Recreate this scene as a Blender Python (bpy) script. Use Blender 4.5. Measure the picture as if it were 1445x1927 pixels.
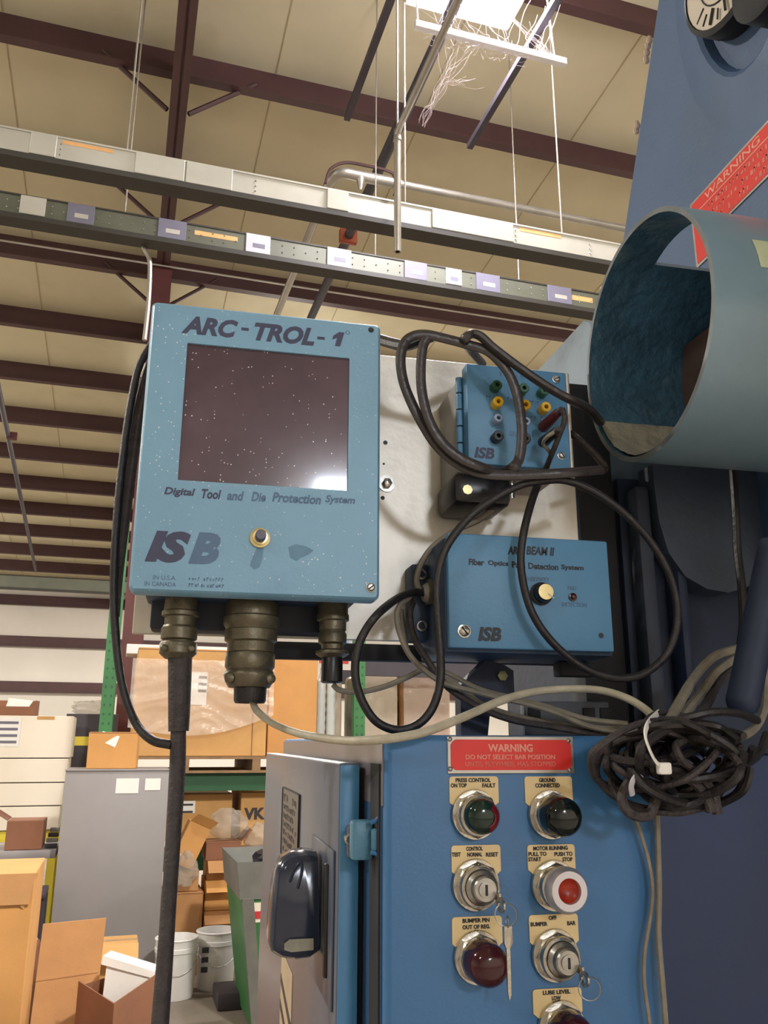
import bpy, bmesh, math, random
from math import radians as R_, sin, cos, pi
from mathutils import Vector as V, Matrix, noise
random.seed(7)
sc = bpy.context.scene
for o in list(bpy.data.objects): bpy.data.objects.remove(o, do_unlink=True)
COL = sc.collection

# ------------------------------------------------------------------ camera
EYE = 1.45; FPX = 1595.4; PITCH = R_(15.298); ROLL = R_(.184)
YAW = R_(12.0)              # heading, clockwise from the press' depth axis (+Y)
BROT = R_(4.903)            # the building's depth axis is turned this much from +Y
def basis(yaw):
    h = V((sin(yaw), cos(yaw), 0)); r = V((cos(yaw), -sin(yaw), 0)); u = V((0, 0, 1))
    F = h*cos(PITCH)+u*sin(PITCH); U = -h*sin(PITCH)+u*cos(PITCH)
    return r*cos(ROLL)+U*sin(ROLL), U*cos(ROLL)-r*sin(ROLL), F
CR, CU, CF = basis(YAW)
cam_d = bpy.data.cameras.new('camera'); cam = bpy.data.objects.new('camera', cam_d); COL.objects.link(cam)
cam.matrix_world = Matrix(((CR.x, CU.x, -CF.x, 0), (CR.y, CU.y, -CF.y, 0), (CR.z, CU.z, -CF.z, EYE), (0, 0, 0, 1)))
cam_d.sensor_fit = 'VERTICAL'; cam_d.sensor_height = 36.0; cam_d.sensor_width = 27.0
cam_d.lens = FPX/1927*36.0; cam_d.clip_start = .02; cam_d.clip_end = 200
sc.camera = cam

# ------------------------------------------------------------------ light
w = bpy.data.worlds.new('world'); sc.world = w; w.use_nodes = True
w.node_tree.nodes['Background'].inputs[0].default_value = (.80, .84, .95, 1)
w.node_tree.nodes['Background'].inputs[1].default_value = .10
sc.view_settings.view_transform = 'Standard'; sc.view_settings.look = 'None'
sc.view_settings.gamma = 1; sc.view_settings.use_curve_mapping = False
sc.view_settings.exposure = 0.12
BLD = Matrix.Rotation(BROT, 4, 'Z')
def lamp(x, d, z, watt, size, col=(1, .94, .86)):
    l = bpy.data.lights.new('high_bay_light', 'AREA'); l.shape = 'DISK'; l.size = size; l.energy = watt; l.color = col
    o = bpy.data.objects.new('high_bay_light', l); COL.objects.link(o); o.location = BLD @ V((x, d, z)); return o
# rows of high-bay lamps under the roof; the first of the list is the one seen at the top of the picture
LAMP_DOWN, LAMP_UP = 420, 150
for x, d, k in ((1.95, 4.05, .45), (2.1, -2.3, 2.0), (9.4, -3.6, 1.0), (-5.6, -3.6, .25), (-5.6, 4.05, 1), (9.4, 4.05, 1), (-5.6, 11.7, 1), (1.95, 11.7, 1), (9.4, 11.7, 1), (1.95, 19.3, 1), (-5.6, 19.3, 1), (9.4, 19.3, 1)):
    z = 5.95 if d < 15 else 5.2; c = (.98, .93, 1.0) if (x, d) == (1.95, 4.05) else (1, .94, .86)
    lamp(x, d, z if (x, d) != (1.95, 4.05) else 6.30, LAMP_DOWN*k, .55, c)
    l = bpy.data.lights.new('high_bay_glow', 'POINT'); l.energy = LAMP_UP*k**.5; l.color = c; l.shadow_soft_size = .3      # light spilling up through the reflector
    o = bpy.data.objects.new('high_bay_glow', l); COL.objects.link(o); o.location = BLD @ V((x, d, z+.12 if (x, d) != (1.95, 4.05) else 6.62))

# ------------------------------------------------------------------ pixel -> place helpers (frame 1445 x 1927)
EV = V((0, 0, EYE))
def ray(x, y): return CR*(x-722.5)+CU*(963.5-y)+CF*FPX
def pY(x, y, Y): d = ray(x, y); return EV+d*(Y/d.y)
def pX(x, y, X): d = ray(x, y); return EV+d*(X/d.x)
BI = BLD.inverted()
def bD(x, y, D):            # building coordinates on the plane of depth D
    d = BI.to_3x3() @ ray(x, y); return EV+d*(D/d.y)
def bZ(x, y, z):
    d = BI.to_3x3() @ ray(x, y); return EV+d*((z-EYE)/d.z)

# ------------------------------------------------------------------ materials
def lin(c):
    c = c/255; return c/12.92 if c <= .04045 else ((c+.055)/1.055)**2.4
def rgb(r, g, b): return (lin(r), lin(g), lin(b), 1)
MATS = {}
def mat(name, c, rough=.55, metal=0, var=.10, scale=9, bump=0, bscale=70, emit=0, alpha=1, trans=0, specks=0, stain=None, spec=None, streak=None):
    if name in MATS: return MATS[name]
    m = bpy.data.materials.new(name); m.use_nodes = True; nt = m.node_tree; N = nt.nodes; L = nt.links
    b = N['Principled BSDF']; b.inputs['Roughness'].default_value = rough; b.inputs['Metallic'].default_value = metal
    col = rgb(*c)
    tc = N.new('ShaderNodeTexCoord'); nz = N.new('ShaderNodeTexNoise'); nz.inputs['Scale'].default_value = scale
    nz.inputs['Detail'].default_value = 6; nz.inputs['Roughness'].default_value = .6
    if streak:
        mp = N.new('ShaderNodeMapping'); mp.inputs['Scale'].default_value = streak; L.new(tc.outputs['Object'], mp.inputs[0]); src = mp.outputs[0]
    else: src = tc.outputs['Object']
    L.new(src, nz.inputs['Vector'])
    rp = N.new('ShaderNodeValToRGB'); L.new(nz.outputs['Fac'], rp.inputs[0])
    rp.color_ramp.elements[0].position = .3; rp.color_ramp.elements[1].position = .7
    rp.color_ramp.elements[0].color = (*[v*(1-var) for v in col[:3]], 1)
    rp.color_ramp.elements[1].color = (*[min(1, v*(1+var)) for v in col[:3]], 1)
    out = rp.outputs[0]
    def mixin(fac_sock, colr, out):
        mx = N.new('ShaderNodeMix'); mx.data_type = 'RGBA'; L.new(fac_sock, mx.inputs[0]); L.new(out, mx.inputs[6])
        mx.inputs[7].default_value = colr; return mx.outputs[2]
    if stain:                # (colour, noise scale, threshold)
        n2 = N.new('ShaderNodeTexNoise'); n2.inputs['Scale'].default_value = stain[1]; n2.inputs['Detail'].default_value = 8
        L.new(tc.outputs['Object'], n2.inputs['Vector'])
        r2 = N.new('ShaderNodeMapRange'); L.new(n2.outputs['Fac'], r2.inputs[0]); r2.inputs[1].default_value = stain[2]; r2.inputs[2].default_value = stain[2]+.18
        out = mixin(r2.outputs[0], rgb(*stain[0]), out)
    if specks:               # tiny splashes of whitish dust
        vo = N.new('ShaderNodeTexVoronoi'); vo.inputs['Scale'].default_value = specks; L.new(tc.outputs['Object'], vo.inputs['Vector'])
        n3 = N.new('ShaderNodeTexNoise'); n3.inputs['Scale'].default_value = 14; L.new(tc.outputs['Object'], n3.inputs['Vector'])
        ml = N.new('ShaderNodeMath'); ml.operation = 'MULTIPLY'; ml.inputs[1].default_value = .36; L.new(n3.outputs['Fac'], ml.inputs[0])
        ls = N.new('ShaderNodeMath'); ls.operation = 'LESS_THAN'; L.new(vo.outputs['Distance'], ls.inputs[0]); L.new(ml.outputs[0], ls.inputs[1])
        cl = N.new('ShaderNodeSeparateColor'); L.new(vo.outputs['Color'], cl.inputs[0])
        g = N.new('ShaderNodeMath'); g.operation = 'GREATER_THAN'; g.inputs[1].default_value = .87; L.new(cl.outputs[0], g.inputs[0])
        fm = N.new('ShaderNodeMath'); fm.operation = 'MULTIPLY'; L.new(ls.outputs[0], fm.inputs[0]); L.new(g.outputs[0], fm.inputs[1])
        out = mixin(fm.outputs[0], rgb(235, 238, 240), out)
    L.new(out, b.inputs['Base Color'])
    if bump:
        n4 = N.new('ShaderNodeTexNoise'); n4.inputs['Scale'].default_value = bscale; n4.inputs['Detail'].default_value = 5; L.new(tc.outputs['Object'], n4.inputs['Vector'])
        bp = N.new('ShaderNodeBump'); bp.inputs['Strength'].default_value = bump; bp.inputs['Distance'].default_value = .01
        L.new(n4.outputs['Fac'], bp.inputs['Height']); L.new(bp.outputs[0], b.inputs['Normal'])
    if emit: b.inputs['Emission Color'].default_value = col; b.inputs['Emission Strength'].default_value = emit
    if alpha < 1: b.inputs['Alpha'].default_value = alpha
    if trans: b.inputs['Transmission Weight'].default_value = trans
    if spec is not None: b.inputs['Specular IOR Level'].default_value = spec
    MATS[name] = m; return m
arc_blue = mat('display_blue_paint', (122, 168, 196), .42, 0, .09, 7, .05, 260, specks=330, stain=((98, 144, 174), 5, .58))
box_blue = mat('box_blue_paint', (86, 138, 176), .45, 0, .08, 9, .05, 260)
box_dark = mat('box_shell_navy', (46, 66, 92), .5, 0, .12, 14)
panel_blue = mat('panel_blue_paint', (54, 106, 154), .45, 0, .08, 7, .04, 300, stain=((48, 82, 116), 6, .60))
press_blue = mat('press_blue_paint', (66, 92, 128), .5, 0, .10, 4, .06, 160, stain=((70, 90, 114), 3, .58))
navy = mat('press_shade_navy', (24, 38, 64), .6, 0, .2, 6, .12, 40)  # darkened so the colour carries the shade on the lower press
cast_grey = mat('casting_grey_blue', (132, 150, 164), .55, 0, .12, 9, .15, 60, stain=((104, 116, 128), 8, .55))
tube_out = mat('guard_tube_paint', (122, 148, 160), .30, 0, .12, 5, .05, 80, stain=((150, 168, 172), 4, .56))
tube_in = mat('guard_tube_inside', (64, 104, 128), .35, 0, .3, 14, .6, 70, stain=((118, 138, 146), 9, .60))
dark = mat('black_void_paint', (18, 20, 26), .7, 0, .2)
black = mat('black_rubber', (34, 31, 32), .45, 0, .25, 60, .15, 220)
blackp = mat('black_plastic', (22, 22, 24), .32, 0, .15)
dusty = mat('dusty_black_rubber', (58, 52, 52), .6, 0, .35, 90, .3, 300)
greycab = mat('grey_cable_jacket', (128, 122, 108), .55, 0, .22, 60, .1, 260)
whitecab = mat('off_white_cable_jacket', (176, 170, 150), .5, 0, .18, 70, .1, 260)
olive = mat('olive_anodised_metal', (104, 98, 80), .4, .55, .22, 60, .12, 160)
steel = mat('dull_steel', (168, 166, 160), .3, .9, .15, 40, .06, 200)
chrome = mat('worn_chrome', (190, 186, 176), .22, .95, .2, 50, .06, 200)
alu = mat('scuffed_aluminium_plate', (222, 216, 202), .38, .30, .10, 6, .06, 60, stain=((158, 150, 136), 7, .55))
screen_m = mat('smoked_screen', (92, 74, 84), .07, 0, .30, 5, specks=300, stain=((72, 52, 60), 7, .52))
ink = mat('dark_blue_ink', (62, 66, 92), .55, 0, .10, 30)
inkf = mat('faded_blue_ink', (84, 112, 142), .55, 0, .10, 30)
inkb = mat('black_ink', (22, 26, 34), .5, 0, .1, 30)
plate_m = mat('cream_legend_plate', (224, 200, 148), .4, 0, .04, 20)
red_m = mat('red_sign_paint', (214, 36, 26), .4, 0, .08, 12)
signtxt = mat('sign_lettering', (222, 150, 132), .5, 0, .1, 40)
signtxt2 = mat('worn_sign_lettering', (206, 108, 94), .5, 0, .2, 60)
signalu = mat('sign_aluminium', (178, 174, 168), .32, .8, .12, 40)
lens_gr = mat('smoked_green_lens', (18, 42, 34), .08, 0, .2, 30)
lens_k = mat('smoked_black_lens', (12, 20, 20), .06, 0, .2, 30)
lens_r = mat('dark_red_lens', (58, 18, 26), .10, 0, .25, 30)
lens_o = mat('amber_red_lens', (150, 36, 14), .34, 0, .45, 160, emit=.04)
cream = mat('ceiling_insulation', (212, 204, 172), .8, 0, .06, 1.3, .05, 6, stain=((194, 182, 146), .9, .6))
oxide = mat('red_oxide_steel', (74, 46, 46), .6, 0, .15, 3)
oxcol = mat('maroon_column_paint', (92, 46, 45), .55, 0, .15, 5)
galv = mat('galvanised_steel', (176, 172, 162), .38, .7, .15, 6)
busgrey = mat('bus_duct_grey', (186, 184, 172), .5, .2, .10, 3)
busgreen = mat('bus_duct_green_grey', (98, 100, 86), .5, .2, .12, 4)
busdark = mat('bus_duct_underside', (52, 50, 44), .6, 0, .15, 4)
lilac = mat('lilac_grey_plate', (112, 110, 126), .5, 0, .08, 6)
pale = mat('pale_plate', (190, 188, 196), .5, 0, .05, 6)
darkpipe = mat('dark_steel_pipe', (70, 66, 74), .5, .3, .15, 5)
concrete = mat('concrete_floor', (126, 116, 106), .6, 0, .2, 2.2, .1, 30, stain=((90, 82, 76), 1.6, .58))
wallw = mat('white_wall_liner', (222, 216, 206), .75, 0, .05, .8)
carton = mat('cardboard', (184, 136, 88), .8, 0, .10, 6, .05, 120)
carton2 = mat('bright_cardboard', (204, 150, 88), .8, 0, .08, 4, .05, 120)
carton3 = mat('brown_cardboard', (134, 90, 66), .8, 0, .12, 5, .05, 120)
carton4 = mat('tan_cardboard', (194, 150, 92), .8, 0, .10, 5, .05, 120)
wood = mat('pallet_wood', (134, 106, 76), .8, 0, .2, 10, .1, 60)
green = mat('rack_green_paint', (52, 112, 62), .5, 0, .12, 5)
dgreen = mat('rack_dark_green_paint', (32, 80, 48), .5, 0, .15, 5)
cabgrey = mat('cabinet_grey_paint', (146, 142, 142), .5, 0, .05, 4, .03, 200)
doorgrey = mat('door_grey_enamel', (84, 91, 108), .30, 0, .12, 6, .03, 200, stain=((98, 96, 102), 4, .56))
white = mat('white_plastic', (226, 224, 222), .4, 0, .03, 5)
cremew = mat('cream_white_carton', (238, 228, 210), .7, 0, .03, 3)
paper = mat('white_paper', (238, 236, 230), .7, 0, .03, 20)
yellow = mat('yellow_paint', (226, 206, 70), .5, 0, .06, 8)
jyel = mat('yellow_jack', (232, 184, 36), .35, 0, .05); jgrn = mat('green_jack', (44, 92, 66), .35, 0, .1)
jgry = mat('grey_blue_jack', (142, 162, 190), .35, 0, .1); jblk = mat('black_jack', (34, 36, 44), .3, 0, .1)
redplug = mat('dark_red_plug', (92, 34, 30), .4, 0, .2, 60)
brass = mat('brushed_brass', (206, 190, 140), .28, .9, .12, 60)
film = mat('plastic_film', (226, 214, 200), .20, 0, .05, alpha=.36, bump=.6, bscale=18)
bagm = mat('cloudy_plastic_bag', (190, 180, 166), .12, 0, .08, alpha=.38, bump=1.0, bscale=30)
clearp = mat('clear_bottle_plastic', (214, 220, 216), .08, 0, .05, alpha=.55, bump=.3, bscale=90)
wrap = mat('shrink_wrapped_tan', (150, 132, 100), .25, 0, .18, 6, .5, 22)
wrap2 = mat('shrink_wrapped_brown', (142, 100, 66), .18, 0, .18, 6, .6, 22)
webm = mat('cobweb', (226, 212, 214), .9, 0, .05, alpha=.40)
foam = mat('white_foam', (240, 238, 234), .8, 0, .03, 10)
orange = mat('orange_sticker', (224, 170, 110), .6, 0, .1, 20)
dialm = mat('dial_face_ivory', (196, 186, 170), .5, 0, .06, 10)
pblue = mat('print_blue', (118, 158, 196), .5, 0, .05); pgreen = mat('print_green', (56, 132, 74), .5, 0, .05); pred = mat('print_red', (190, 48, 52), .5, 0, .05)
darkcab = mat('dark_cabinet_paint', (56, 50, 58), .55, 0, .15, 5)
tag_m = mat('engraved_label', (104, 98, 92), .4, .3, .15, 30)
tape = mat('striped_tape', (186, 168, 140), .6, 0, .1, 30)

# ------------------------------------------------------------------ geometry helpers
class G:
    def __init__(s, M=None): s.b = bmesh.new(); s.M = M or Matrix()
    def box(s, x0, x1, y0, y1, z0, z1, bev=0, seg=2, rot=None):
        m = Matrix.Translation(((x0+x1)/2, (y0+y1)/2, (z0+z1)/2))
        if rot is not None: m = m @ rot
        m = m @ Matrix.Diagonal((abs(x1-x0), abs(y1-y0), abs(z1-z0), 1))
        r = bmesh.ops.create_cube(s.b, size=1, matrix=m)
        if bev: bmesh.ops.bevel(s.b, geom=list({e for v in r['verts'] for e in v.link_edges}), offset=bev, segments=seg, affect='EDGES', profile=.5)
        return s
    def prism(s, pts, vec):
        n = len(pts); a = [s.b.verts.new(V(p)) for p in pts]; c = [s.b.verts.new(V(p)+V(vec)) for p in pts]
        s.b.faces.new(a[::-1]); s.b.faces.new(c)
        for i in range(n): s.b.faces.new((a[i], a[(i+1) % n], c[(i+1) % n], c[i]))
        return s
    def sheet(s, pts): s.b.faces.new([s.b.verts.new(V(p)) for p in pts]); return s
    def lathe(s, c, axis, prof, seg=24, a0=0, a1=2*pi, close=True):
        ax = V(axis).normalized(); t = V((0, 0, 1)) if abs(ax.z) < .9 else V((1, 0, 0)); u = ax.cross(t).normalized(); v = ax.cross(u)
        c = V(c); rings = []; full = abs(a1-a0-2*pi) < 1e-6; k = seg if full else seg+1
        for r, h in prof:
            if r < 1e-6: rings.append([s.b.verts.new(c+ax*h)]); continue
            rings.append([s.b.verts.new(c+ax*h+(u*cos(a0+(a1-a0)*i/seg)+v*sin(a0+(a1-a0)*i/seg))*r) for i in range(k)])
        for A, B in zip(rings, rings[1:]):
            for i in range(k if full else k-1):
                j = (i+1) % k
                if len(A) == 1 and len(B) == 1: continue
                if len(A) == 1: s.b.faces.new((A[0], B[i], B[j]))
                elif len(B) == 1: s.b.faces.new((A[i], B[0], A[j]))
                else: s.b.faces.new((A[i], B[i], B[j], A[j]))
        return s
    def cyl(s, a, b, r, seg=12, r2=None):
        a = V(a); b = V(b); L = (b-a).length
        return s.lathe(a, b-a, [(0, 0), (r, 0), (r if r2 is None else r2, L), (0, L)], seg)
    def ball(s, c, r, seg=12, n=6, sq=(1, 1, 1)):
        before = set(s.b.verts); s.lathe((0, 0, 0), (0, 0, 1), [(r*sin(pi*i/n), -r*cos(pi*i/n)) for i in range(n+1)], seg)
        for v in s.b.verts:
            if v not in before: v.co = V((v.co.x*sq[0], v.co.y*sq[1], v.co.z*sq[2]))+V(c)
        return s
    def torus(s, c, axis, R, r, seg=24, k=8):
        ax = V(axis).normalized(); return s.lathe(c, ax, [(R+r*cos(2*pi*i/k), r*sin(2*pi*i/k)) for i in range(k+1)], seg)
    def tube(s, pts, r, k=8, sub=6, smooth=True, flat=1.0, up=V((0, 1, 0))):
        pts = [V(p) for p in pts]
        if smooth and len(pts) > 2:
            P = [pts[0]*2-pts[1]]+pts+[pts[-1]*2-pts[-2]]; q = []
            for i in range(1, len(P)-2):
                for j in range(sub):
                    t = j/sub; a, b, c, d = P[i-1:i+3]
                    q.append(.5*((2*b)+(c-a)*t+(2*a-5*b+4*c-d)*t*t+(3*b-a-3*c+d)*t**3))
            q.append(pts[-1]); pts = q
        n = len(pts); rings = []; pu = None
        for i, p in enumerate(pts):
            t = (pts[min(i+1, n-1)]-pts[max(i-1, 0)]).normalized()
            u = (up - t*up.dot(t)) if pu is None else (pu - t*pu.dot(t))
            if u.length < 1e-4: u = t.orthogonal()
            u.normalize(); pu = u; v = t.cross(u); rr = r(i/(n-1)) if callable(r) else r
            rings.append([s.b.verts.new(p+(u*cos(2*pi*j/k)*flat+v*sin(2*pi*j/k))*rr) for j in range(k)])
        for A, B in zip(rings, rings[1:]):
            for j in range(k): s.b.faces.new((A[j], A[(j+1) % k], B[(j+1) % k], B[j]))
        s.b.faces.new(rings[0][::-1]); s.b.faces.new(rings[-1]); return s
    def grid(s, f, nu, nv):
        vs = [[s.b.verts.new(f(i/nu, j/nv)) for j in range(nv+1)] for i in range(nu+1)]
        for i in range(nu):
            for j in range(nv): s.b.faces.new((vs[i][j], vs[i+1][j], vs[i+1][j+1], vs[i][j+1]))
        return s
MW = {}
def obj(name, g, m, parent=None, smooth=True, kind=None, label=None):
    bmesh.ops.recalc_face_normals(g.b, faces=g.b.faces[:])
    me = bpy.data.meshes.new(name); g.b.to_mesh(me); g.b.free(); me.transform(g.M)
    me.materials.append(m)
    if smooth: me.shade_smooth(); me.set_sharp_from_angle(angle=R_(38))
    o = bpy.data.objects.new(name, me); COL.objects.link(o)
    if parent is not None: me.transform(MW[parent.name].inverted()); o.parent = parent; MW[o.name] = MW[parent.name]
    else:                   # own origin at the base of the mesh
        c = sum((v.co for v in me.vertices), V())/max(1, len(me.vertices)); z = min(v.co.z for v in me.vertices)
        T = Matrix.Translation((c.x, c.y, z)); me.transform(T.inverted()); o.matrix_world = T; MW[o.name] = T
    if kind: o['kind'] = kind
    if label: o['label'] = label
    return o
def tag(o, label, cat, group=None, kind=None):
    o['label'] = label; o['category'] = cat
    if group: o['group'] = group
    if kind: o['kind'] = kind
    return o
def thing(name, loc, label, cat, group=None, rot=0):
    o = bpy.data.objects.new(name, None); COL.objects.link(o); o.empty_display_size = .05
    T = Matrix.Translation(V(loc)) @ Matrix.Rotation(rot, 4, 'Z'); o.matrix_world = T; MW[o.name] = T
    return tag(o, label, cat, group)
def bthing(name, bx, label, cat, group=None): return thing(name, BLD @ V(bx), label, cat, group, BROT)
def GB(): return G(BLD)
def text(name, s, o, u, v, w, h, m, parent, shear=0, bold=0, proud=.0004, space=1.0):
    """flat print: the string fitted to a w x h rectangle at corner o, along u and v"""
    c = bpy.data.curves.new('t', 'FONT'); c.body = s; c.shear = shear; c.offset = bold; c.extrude = .004; c.space_character = space; c.resolution_u = 3; c.align_x = 'CENTER'
    t = bpy.data.objects.new('t', c); COL.objects.link(t); bpy.context.view_layer.update()
    me = bpy.data.meshes.new_from_object(t.evaluated_get(bpy.context.evaluated_depsgraph_get()))
    bpy.data.objects.remove(t); bpy.data.curves.remove(c)
    xs = [p.co.x for p in me.vertices]; ys = [p.co.y for p in me.vertices]; x0, x1, y0, y1 = min(xs), max(xs), min(ys), max(ys)
    u = V(u).normalized(); v = V(v).normalized(); n = u.cross(v); o = V(o)
    for p in me.vertices:
        q = p.co.copy(); p.co = o+u*((q.x-x0)/(x1-x0)*w)+v*((q.y-y0)/(y1-y0)*h)+n*(proud if q.z > 0 else -.0003)
    me.transform(MW[parent.name].inverted()); me.name = name; me.materials.clear(); me.materials.append(m)
    ob = bpy.data.objects.new(name, me); COL.objects.link(ob); ob.parent = parent; MW[ob.name] = MW[parent.name]; return ob
def textY(s, x0, y0, x1, y1, Y, m, parent, name='lettering', **k):
    a = pY(x0, (y0+y1)/2, Y); b = pY(x1, (y0+y1)/2, Y); c = pY((x0+x1)/2, y0, Y); d = pY((x0+x1)/2, y1, Y)
    return text(name, s, (a.x, Y, d.z), (1, 0, 0), (0, 0, 1), b.x-a.x, c.z-d.z, m, parent, **k)
NY = (0, -1, 0)
def worn(o, u, v, w, h, n, m, parent, seed=1, gap=.25):
    """a row of n worn, no longer readable print marks"""
    r = random.Random(seed); u = V(u); v = V(v); nn = u.cross(v); o = V(o); g = G(); st = w/n
    for i in range(n):
        if r.random() < .12: continue
        a = o+u*(st*i+st*gap*r.random()); ww = st*r.uniform(.35, .8); y0 = h*r.uniform(0, .25); y1 = h*r.uniform(.65, 1)
        if r.random() < .5: g.prism([a+v*y0, a+u*ww+v*y0, a+u*ww+v*y1, a+v*y1], nn*.0003)
        else: g.prism([a, a+u*ww*.35, a+u*ww*.35+v*h, a+v*h], nn*.0003); g.prism([a+v*h*.7, a+u*ww+v*h*.7, a+u*ww+v*h, a+v*h], nn*.0003)
    return obj('worn_print', g, m, parent, smooth=False, kind='stuff')
def wornY(x0, x1, y, h, n, Y, m, parent, seed=1):
    a, b = pY(x0, y+h/2, Y), pY(x1, y+h/2, Y); return worn((a.x, Y, a.z), (1, 0, 0), (0, 0, 1), b.x-a.x, pY(x0, y-h/2, Y).z-a.z, n, m, parent, seed)
def screw(name, c, r, parent, m=None, slot=30, axis=NY):
    o = obj(name, G().lathe(c, axis, [(r*1.25, 0), (r*1.25, .0012), (r, .0014), (r, .003), (r*.7, .0042), (0, .0044)], 18), m or steel, parent)
    a = R_(slot); d = V((cos(a), 0, sin(a)))*r*.9; q = V(c)+V(axis)*.0046
    if axis == NY: obj('slot', G().tube([q-d, q+d], r*.14, 4, smooth=False), inkb, o)
    return o

# ================================================================== the building
S = 1.524; D0 = 9.463; HR = lambda d: EYE+6.4006-.0803*d      # roof underside at depth d
XL, XR, DB, DF = -13.0, 17.0, 25.3, -8.6
obj('floor', GB().box(XL, XR, DF, DB, -.12, 0), concrete, smooth=False)['kind'] = 'structure'
ceil = obj('ceiling', GB().prism([(XL, DF, HR(DF)), (XR, DF, HR(DF)), (XR, DB, HR(DB)), (XL, DB, HR(DB))], (0, 0, .08)), cream, smooth=False, kind='structure')
def zsec(d, z):   # Z purlin section, web towards the viewer
    return [(d+.075, z), (d, z), (d, z-.275), (d-.085, z-.275), (d-.085, z-.292), (d+.012, z-.292), (d+.012, z-.012), (d+.075, z-.012)]
for i in range(-9, 11):
    d = D0+S*i; z = HR(d)
    obj('purlin', GB().prism([(XL, y, zz) for y, zz in zsec(d, z)], (XR-XL, 0, 0)), oxide, ceil, smooth=False)
def braces(d, sgn, xr):
    z = HR(d)
    obj('flange_brace', GB().cyl((xr+sgn*.09, d, z-.62), (xr+sgn*.66, d, z-.16), .022, 6), oxide, ceil)
# rafter with flange braces
xr = .075
def rz(d): return HR(d)-.20
raf = GB()
for dx, dz0, dz1 in ((.072, .44, .46), (.012, 0, .46), (.072, 0, .02)):
    raf.prism([(xr-dx, DF, rz(DF)-dz1), (xr+dx, DF, rz(DF)-dz1), (xr+dx, DB, rz(DB)-dz1), (xr-dx, DB, rz(DB)-dz1)], (0, 0, dz1-dz0))
obj('rafter', raf, oxide, ceil, smooth=False)
for i in (-2, -1, 0):
    for sg in (-1, 1): braces(D0+S*i, sg, xr)
for k, x in enumerate((-6.2, -4.5, -2.8, -1.4, .9, 2.35, 3.9, 5.5)):   # seams of the insulation blanket
    s0 = GB(); s0.prism([(x, 2, HR(2)-.004), (x+.012, 2, HR(2)-.004), (x+.012, DB, HR(DB)-.004), (x, DB, HR(DB)-.004)], (0, 0, .003)); obj('seam', s0, mat('blanket_seam', (176, 162, 128), .8), ceil, smooth=False)
wb = obj('wall_back', GB().box(XL, XR, DB, DB+.2, 0, HR(DB)+.05), wallw, smooth=False, kind='structure')
for y in (1128, 1205, 1290):
    z = bD(90, y, DB-.1).z; obj('girt', GB().prism([(XL, yy, zz) for yy, zz in zsec(DB-.09, z+.1)], (XR-XL, 0, 0)), oxide, wb, smooth=False)
obj('wall_left', GB().box(XL-.2, XL, DF, DB, 0, HR(DF)), wallw, smooth=False)['kind'] = 'structure'
obj('wall_right', GB().box(XR, XR+.2, DF, DB, 0, HR(DF)), wallw, smooth=False)['kind'] = 'structure'
obj('wall_front', GB().box(XL, XR, DF-.2, DF, 0, HR(DF)), wallw, smooth=False)['kind'] = 'structure'
# high daylight window in the wall behind the viewer (it shows as the bright patch in the screen)
w1 = G(); w1.box(1.235, 2.05, -8.06, -8.02, 4.0, 4.52)
daylight = mat('daylit_pane', (232, 240, 255), .3, 0, .02, emit=95)
wobj = obj('window_1', w1, daylight, smooth=False, kind='structure')
fr = G(); [fr.box(x-.03, x+.03, -8.08, -8.0, 3.95, 4.57) for x in (1.2, 2.08)]; [fr.box(1.2, 2.08, -8.08, -8.0, z-.03, z+.03) for z in (3.97, 4.55)]
obj('window_frame', fr, white, wobj, smooth=False)

# steel column under the rafter
cx, cd = .075, 8.6
col = bthing('building_column', (cx, cd, 0), 'maroon steel building column standing behind the green rack upright', 'column')
g = GB(); g.box(cx-.10, cx+.10, cd, cd+.015, 0, HR(cd)-.64); g.box(cx-.10, cx+.10, cd+.25, cd+.265, 0, HR(cd)-.64); obj('flange', g, oxcol, col, smooth=False)
obj('web', GB().box(cx-.007, cx+.007, cd+.015, cd+.25, 0, HR(cd)-.64), oxcol, col, smooth=False)
obj('base_plate', GB().box(cx-.17, cx+.17, cd-.05, cd+.32, 0, .02), oxcol, col, smooth=False)

# ------------------------------------------------------------------ bus ducts
def busduct(D, ztop, h, x0, x1, m, label, plates, stickers, joint_m, dots, far=False):
    t = bthing('bus_duct', (x0, D, ztop-h), label, 'bus duct')
    obj('housing', GB().box(x0, x1, D, D+.07, ztop-h, ztop), m, t, smooth=False)
    obj('lower_flange', GB().box(x0, x1, D-.012, D+.11, ztop-h-.036, ztop-h), busdark, t, smooth=False)
    obj('top_lip', GB().box(x0, x1, D-.006, D+.07, ztop, ztop+.012), busdark if m is busgreen else m, t, smooth=False)
    if far: return t
    for (xa, xb, mm, ex) in plates:
        p = obj('cover_plate', GB().box(xa, xb, D-.014, D, ztop-h+.006-ex, ztop+.004+ex*.6, .003, 1), mm, t, smooth=False)
        if mm in (lilac, pale): obj('print', GB().box(xa+.28*(xb-xa), xa+.78*(xb-xa), D-.0155, D-.014, ztop-h*.72, ztop-h*.48), busgrey if mm is lilac else lilac, p, smooth=False)
    for (xa, xb, f0, f1, mm) in stickers: obj('sticker', GB().box(xa, xb, D-.0015, D, ztop-h*f1, ztop-h*f0), mm, t, smooth=False)
    r = GB()
    for (x, f) in dots: r.ball((x, D-.002, ztop-h*f), .006, 6, 4)
    obj('rivets', r, steel, t, kind='stuff')
    return t
A0 = bD(0, 240, 4.5); zA = A0.z+.003
def bx(px, py, D): return bD(px, py, D).x
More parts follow.
